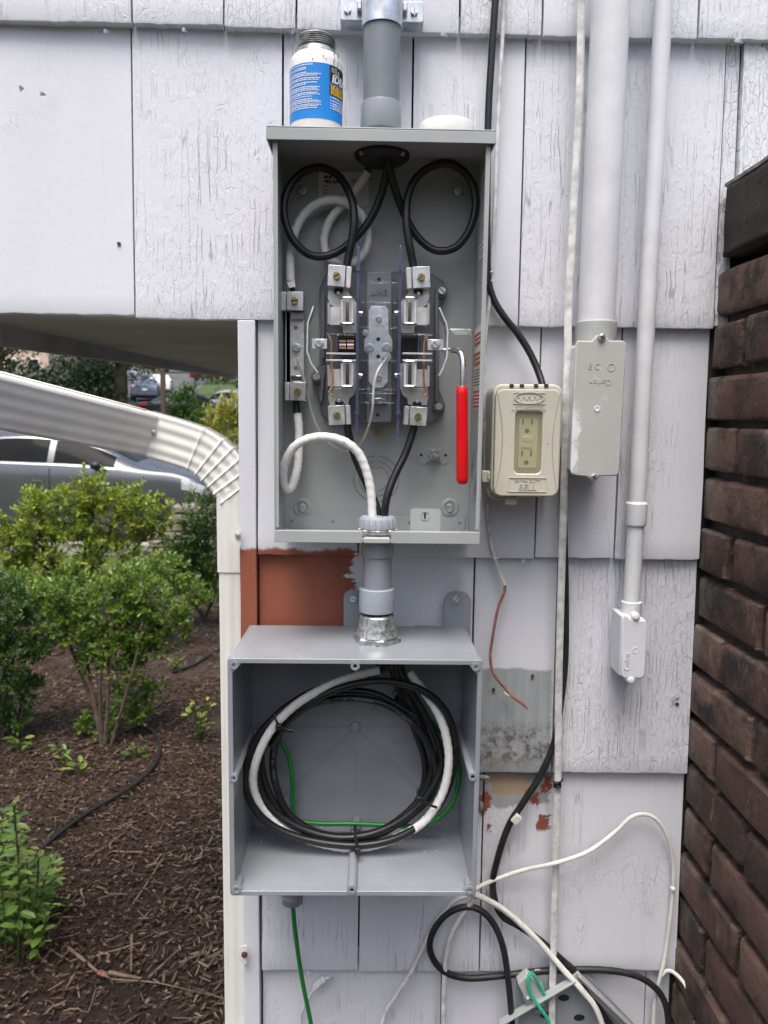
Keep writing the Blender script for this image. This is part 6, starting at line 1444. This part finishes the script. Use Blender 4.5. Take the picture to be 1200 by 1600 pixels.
# ---------------------------------------------------------------- vehicles
SUV = [(2.19, .58, .30, .64, .58, .80, .46, .84), (2.04, .82, .24, .86, .64, .90, .66, .97), (1.70, .88, .22, .90, .66, 1.00, .72, 1.08), (1.20, .89, .20, .915, .68, 1.05, .70, 1.16), (.42, .89, .20, .915, .68, 1.09, .60, 1.50), (-.35, .89, .20, .915, .70, 1.11, .61, 1.60), (-1.15, .89, .20, .915, .72, 1.14, .59, 1.54), (-1.72, .88, .22, .90, .74, 1.18, .55, 1.44), (-2.02, .84, .30, .87, .72, 1.06, .62, 1.12), (-2.19, .74, .40, .76, .66, .86, .58, .92)]
SED = [(2.35, .55, .28, .60, .50, .62, .42, .65), (2.15, .80, .22, .84, .55, .74, .66, .78), (1.75, .88, .20, .90, .60, .82, .72, .88), (1.05, .89, .18, .91, .62, .90, .70, .97), (.30, .89, .18, .91, .64, .94, .58, 1.38), (-.45, .89, .18, .91, .66, .96, .59, 1.44), (-1.15, .89, .18, .91, .68, .98, .56, 1.36), (-1.75, .88, .20, .90, .70, 1.00, .64, 1.06), (-2.20, .84, .26, .87, .68, .98, .66, 1.02), (-2.38, .74, .36, .76, .62, .86, .58, .92)]
def cr(a, b, c, d, t): return .5*((2*b)+(c-a)*t+(2*a-5*b+4*c-d)*t*t+(3*b-a-3*c+d)*t**3)
def car(name, label, loc, rz, prof, paint, group=None, fine=True):
    t = thing(name, label, 'car', loc, group); t.rotation_euler = (0, 0, rz)
    K = len(prof)
    def sec(i):
        x, ws, zs, wm, zm_, zb, wt, zt = prof[max(0, min(K-1, i))]
        return [(x, ws*.96, zs), (x, wm, zm_), (x, (wm*.985), zb), (x, wt, zt-.012), (x, 0.0, zt+.02)]
    def S(u, v, side):
        i = min(int(u), K-2); f = u-i; j = min(int(v), 3); g = v-j
        def at(ii, vv_j): s = sec(ii); return s[max(0, min(4, vv_j))]
        out = []
        for c in range(3):
            row = [cr(at(i-1, q)[c], at(i, q)[c], at(i+1, q)[c], at(i+2, q)[c], f) for q in (j-1, j, j+1, j+2)]
            out.append(row[1]+(row[2]-row[1])*g+.35*g*(1-g)*((row[1]-row[0])*(1-g)-(row[3]-row[2])*g))
        return Vector((out[0], side*out[1], out[2]))
    def patch(nm, u0, u1, v0, v1, side, mat, lift=.006, nu=10, nv=5, par=None, both=False):
        b = MB(); vs = []; fs = []
        for i in range(nu+1):
            for j in range(nv+1):
                u, v = u0+(u1-u0)*i/nu, v0+(v1-v0)*j/nv; p = S(u, v, side); n = (S(u+.02, v, side)-p).cross(S(u, v+.02, side)-p)
                n = n.normalized() if n.length > 1e-9 else Vector((0, 0, 1))
                if n.y*side < -.01 or (abs(n.y) < .01 and n.z < 0): n = -n
                vs.append(p+n*lift)
        for i in range(nu):
            for j in range(nv): a = i*(nv+1)+j; fs.append((a, a+1, a+nv+2, a+nv+1))
        if both:
            m = len(vs); vs += [Vector((v.x, -v.y, v.z)) for v in vs]; fs += [tuple(q+m for q in reversed(f)) for f in fs]
        me = b.add(vs, fs).mesh(nm, mat, 40); return plink(nm, me, par or t)
    def plink(nm, me, par):
        o = bpy.data.objects.new(nm, me); COL.objects.link(o); o.parent = par; return o
    b = MB(); vs = []; fs = []; NU, NV = (K-1)*6, 16
    for i in range(NU+1):
        ring_ = [S(i/6, 4*j/NV, 1) for j in range(NV+1)]; ring_ += [Vector((p.x, -p.y, p.z)) for p in reversed(ring_[:-1])]; vs += ring_
    n = 2*NV+1
    for i in range(NU):
        for k in range(n-1): fs.append((i*n+k, i*n+k+1, (i+1)*n+k+1, (i+1)*n+k))
        fs.append((i*n+n-1, i*n, (i+1)*n, (i+1)*n+n-1))
    fs += [tuple(range(n)), tuple(range(NU*n, NU*n+n))]
    body = plink('body', b.add(vs, fs).mesh('body', paint, 50), t)
    wins = [(3.45, 4.50), (4.62, 5.70), (5.86, 6.70)] if prof is SUV else [(3.45, 4.50), (4.64, 5.9)]
    for side in (1, -1):
        for u0, u1 in wins:
            w_ = patch('window', u0, u1, 2.12, 2.78, side, M['glass'])
            if fine: patch('window_trim', u0-.06, u1+.06, 2.05, 2.10, side, M['rim'], .009, 10, 1, w_); patch('window_trim', u0-.06, u1+.06, 2.80, 2.84, side, M['rim'], .009, 10, 1, w_)
        patch('headlight', .45, 1.75, 1.45, 1.98, side, M['lamp'], .006, 6, 3)
        patch('tail_light', 7.6, 8.7, 1.55, 2.0, side, M['tail'], .008, 6, 3)
        patch('sill_trim', 1.2, 8.2, .02, .32, side, M['trim'], .006, 14, 2)
        if fine:
            for u0, u1 in ((4.66, 4.86), (5.78, 5.96)): patch('door_handle', u0, u1, 1.55, 1.66, side, M['chrome'], .03, 4, 2)
            for u in (3.60, 4.56, 5.78): patch('door_seam', u-.008, u+.008, .3, 2.0, side, M['dark'], .003, 1, 8)
            mb_ = MB().sphere((0, 0, 0), .1, 8, (.9, 1.0, .65)); mm = mb_.mesh('mirror', M['trim'], 60); o = plink('mirror', mm, t); q = S(3.72, 2.05, side); o.location = q+Vector((.02, side*.10, .05))
    patch('windshield', 3.12, 3.92, 3.04, 4.0, 1, M['glass'], .006, 8, 6, None, True)
    patch('rear_window', 7.12, 7.75, 3.04, 4.0, 1, M['glass'], .006, 8, 6, None, True)
    patch('grille', .06, .5, .6, 1.6, 1, M['trim'], .01, 4, 4, None, True)
    xe = prof[-1][0]; plink('number_plate', MB().box(xe-.03, xe-.005, -.16, .16, .62, .74).mesh('number_plate', M['plate']), t)
    ty = MB().lathe([(.20, -.11), (.30, -.115), (.335, -.09), (.335, .09), (.30, .115), (.20, .11)], (0,0,0), (0,1,0), 28, False).mesh('tyre', M['rubber'])
    rmb = MB().lathe([(.205, -.10), (.215, .085), (.02, .07)], (0,0,0), (0,1,0), 24, True)
    for k in range(5):
        m_ = Matrix.Rotation(2*pi*k/5, 4, 'Y'); rmb.box(.02, .20, .07, .10, -.02, .02, m_)
    rm = rmb.mesh('rim', M['rim']); ar = MB().lathe([(.39, -.02), (.39, .02)], (0,0,0), (0,1,0), 28).mesh('wheel_arch', M['trim'])
    for x in (prof[0][0]-.92, prof[-1][0]+.85):
        for side in (1, -1):
            wz = bpy.data.objects.new('wheel', ty); COL.objects.link(wz); wz.parent = t; wz.location = (x, side*.80, .335); wz.rotation_euler = (0, 0, 0 if side > 0 else pi); wz.name = 'wheel'
            plink('rim', rm, wz)
            a = plink('wheel_arch', ar, t); a.location = (x, side*.895, .40)
    return t
YCAR = 10.4
nx = P(327, 740, YCAR-.9).x
car('parked_car', 'metallic grey crossover car parked along the road behind the shrubs', (nx-2.19, YCAR, -0.15), 0, SUV, M['car_grey'])
FG = 'cars parked up the street'
def far(name, label, px, Y, rz, prof, m): x = P(px, 610, Y).x; car(name, label, (x, Y, gz(x, Y)+.02), rz, prof, M[m], FG, False)
far('parked_car', 'grey blue sedan seen from behind on the uphill street', 228, 50, pi/2+.25, SED, 'car_blue')
far('parked_car', 'white sedan half hidden right of the grey blue sedan', 252, 58, pi/2+.2, SED, 'car_white')
far('parked_car', 'small pale off road car farthest left up the street', 205, 78, .5, SUV, 'car_silver')
far('parked_car', 'silver sedan partly hidden by the corner board', 362, 36, pi/2+.9, SED, 'car_silver')
far('parked_car', 'black car low beyond the wooden post', 300, 33, .4, SED, 'car_black')
far('parked_car', 'small dark red car at the top of the street', 330, 88, .3, SED, 'car_red')

# ---------------------------------------------------------------- trees, posts and a house beyond the road
def tree(label, px, Y, h, tr, crown, leaf, mat, nlv, seed, bark='bark', group='trees beyond the road', x=None):
    rg = random.Random(seed); x = P(px, 610, Y).x if x is None else x; b0 = Vector((x, Y, gz(x, Y)-.1)); t = thing('tree', label, 'tree', b0, group)
    q = spline([b0, b0+Vector((rg.gauss(0, .05), rg.gauss(0, .05), h*.5)), b0+Vector((rg.gauss(0, .15), rg.gauss(0, .1), h))], .15)
    st = MB().tube(q, [tr*(1.15-.7*i/len(q)) for i in range(len(q))], 12)
    for k in range(9):
        a = rg.uniform(0, 6.28); s0 = b0+Vector((0, 0, h*rg.uniform(.45, .95))); e = s0+Vector((cos(a)*crown*.8, sin(a)*crown*.8, crown*rg.uniform(.2, .8))); r = spline([s0, s0.lerp(e, .5)+Vector((0, 0, .2)), e], .15); st.tube(r, [tr*.35*(1-.75*i/len(r)) for i in range(len(r))], 6)
    st.build('trunk', M[bark], t)
    b = MB(); cs = [(b0+Vector((rg.gauss(0, .5)*crown, rg.gauss(0, .4)*crown, h*.75+rg.uniform(-.25, 1.0)*crown)), crown*rg.uniform(.35, .65)) for _ in range(14)]
    for _ in range(nlv):
        c, r = rg.choice(cs); d = Vector((rg.gauss(0, 1), rg.gauss(0, 1), rg.gauss(.1, 1))).normalized(); p = c+d*r*rg.uniform(.5, 1.05); m = Euler((rg.uniform(-1, 1), rg.uniform(-1, 1), rg.uniform(0, 6.28))).to_matrix(); s = leaf*rg.uniform(.6, 1.3); o = len(b.v)
        for xx, yy, zz2 in LEAFV: b.v.append(tuple(p+m @ Vector((xx*s, yy*s*1.3, zz2*s))))
        b.f += [(o, o+1, o+2, o+3), (o, o+3, o+4, o+5)]
    kind(link('crown', raw_mesh(b, 'crown', M[mat]), t), 'stuff')
tree('tree with a mossy trunk seen below the overhang', 186, 27, 5.5, .26, 2.6, .22, 'leaf_d', 3000, 1, 'mossbark')
tree('dark dense evergreen standing left of the mossy trunk', 112, 27, 1.6, .14, 1.35, .13, 'leaf_d', 6500, 2)
tree('dark dense evergreen nearest the left edge of view', 62, 29, 1.6, .14, 1.2, .14, 'leaf_d', 5000, 3)
tree('dark evergreen right behind the mossy trunk', 158, 33, 1.8, .14, 1.5, .15, 'leaf_d', 5000, 4)
tree('tall tree with brownish green crown at the far left', 5, 48, 5, .2, 3.0, .25, 'leaf_t', 4500, 5)
tree('broad green tree left of the uphill street', 190, 92, 4.5, .25, 5.0, .40, 'leaf_t', 5000, 6)
tree('green tree at the top of the uphill street', 262, 118, 4, .25, 5.5, .45, 'leaf_b', 5000, 7)
tree('green tree right of the uphill street', 352, 80, 3.6, .2, 4.0, .35, 'leaf_t', 5000, 8)
tree('dark tree behind the silver sedan', 395, 60, 3.5, .2, 3.5, .30, 'leaf_c', 5000, 9)
tree('tree behind the small house at far left', -25, 80, 6, .3, 5.0, .4, 'leaf_c', 5000, 10)
for k, x_ in enumerate((-15, -8.5, -2, 4.5, 11)):  # unseen row added behind the camera to hold back low sky light
    tree(('added unseen leafy tree behind the camera, first of the row blocking low sky', 'added unseen tree blocking low sky, second along the row', 'added unseen tree blocking low sky straight across from the wall', 'added unseen tree blocking low sky, fourth along the row', 'last of the added unseen trees blocking low sky')[k], 0, -15-(k % 2)*1.5, 3.0, .18, 3.4, .42, 'leaf_c', 2600, 60+k, 'bark', 'added unseen trees blocking low sky', x_)
wd_ = MB(); rg = random.Random(77)
for _ in range(22000):
    x = rg.uniform(-150, 40); y = rg.uniform(140, 175); z = gz(x, y)+rg.uniform(0, 1)**1.3*(11+4*mnoise.noise((x*.05, y*.05, 2))+3*mnoise.noise((x*.2, 3, 2)))
    m = Euler((rg.uniform(-1, 1), rg.uniform(-1, 1), rg.uniform(0, 6.28))).to_matrix(); s = rg.uniform(.8, 1.8); o = len(wd_.v)
    for xx, yy, zz2 in LEAFV: wd_.v.append(tuple(Vector((x, y, z))+m @ Vector((xx*s, yy*s*1.3, zz2*s))))
    wd_.f += [(o, o+1, o+2, o+3), (o, o+3, o+4, o+5)]
kind(link('woodland', raw_mesh(wd_, 'woodland', M['leaf_t'])), 'stuff')
shrub('shrub', 'large leaved dark shrub by the wooden post across the road', 'shrub', (P(285, 640, 18).x, 18, gz(0, 18)), cl(18, (275, 632, 18), (295, 615, 18), (305, 640, 18), (282, 655, 20), (262, 650, 14)), .17, M['leaf_c'], 130, 7, 1.1, 0, 14, 4, .02, .15, None, 20)
shrub('shrub', 'sunlit green shrub across the road right of the large leaved one', 'shrub', (P(330, 660, 19).x, 19, gz(0, 19)), cl(19, (320, 650, 20), (338, 660, 20), (300, 665, 20)), .12, M['leaf_b'], 170, 7, 1.1, 0, 15, 3, .02, .15, None, 20)
def post(label, px, py0, py1, wpx, Y, mat):
    a, b2 = P(px, py0, Y), P(px, py1, Y); w_ = wpx*pxm(Y)/2; t = thing('post', label, 'post', (a.x, Y, b2.z)); MB().box(a.x-w_, a.x+w_, Y-w_, Y+w_, b2.z-.6, a.z).build('shaft', M[mat], t, .01); MB().box(a.x-w_*1.15, a.x+w_*1.15, Y-w_*1.15, Y+w_*1.15, a.z, a.z+.03).build('cap', M[mat], t, .01)
post('brown wooden post beyond the road near the grey blue sedan', 254, 566, 650, 7, 17.5, 'bark'); post('short white post across the road left of the evergreen', 57, 655, 690, 11, 17.2, 'concrete')
hx, hy = P(25, 560, 62).x, 64; hz = gz(hx, hy)
hs = thing('house', 'small pale pink house among trees at the far left', 'house', (hx, hy, hz))
MB().box(hx-4, hx+3, hy-3, hy+3, hz, hz+5.2).build('wall', M['stucco'], hs)
MB().add([(hx-4.4, hy-3.4, hz+5.2), (hx+3.4, hy-3.4, hz+5.2), (hx+3.4, hy+3.4, hz+5.2), (hx-4.4, hy+3.4, hz+5.2), (hx-4.4, hy, hz+7.2), (hx+3.4, hy, hz+7.2)], [(0,1,5,4), (2,3,4,5), (0,4,3), (1,2,5), (3,2,1,0)]).build('roof', M['roof'], hs)
for dx in (-2.6, 0, 1.8):
    for dz in (1.2, 3.4): f_ = MB().box(hx+dx-.5, hx+dx+.5, hy-3.06, hy-2.98, hz+dz-.1, hz+dz+1.1).build('window', M['whitep'], hs); MB().box(hx+dx-.42, hx+dx+.42, hy-3.08, hy-3.05, hz+dz, hz+dz+1.0).build('pane', M['glass'], f_)
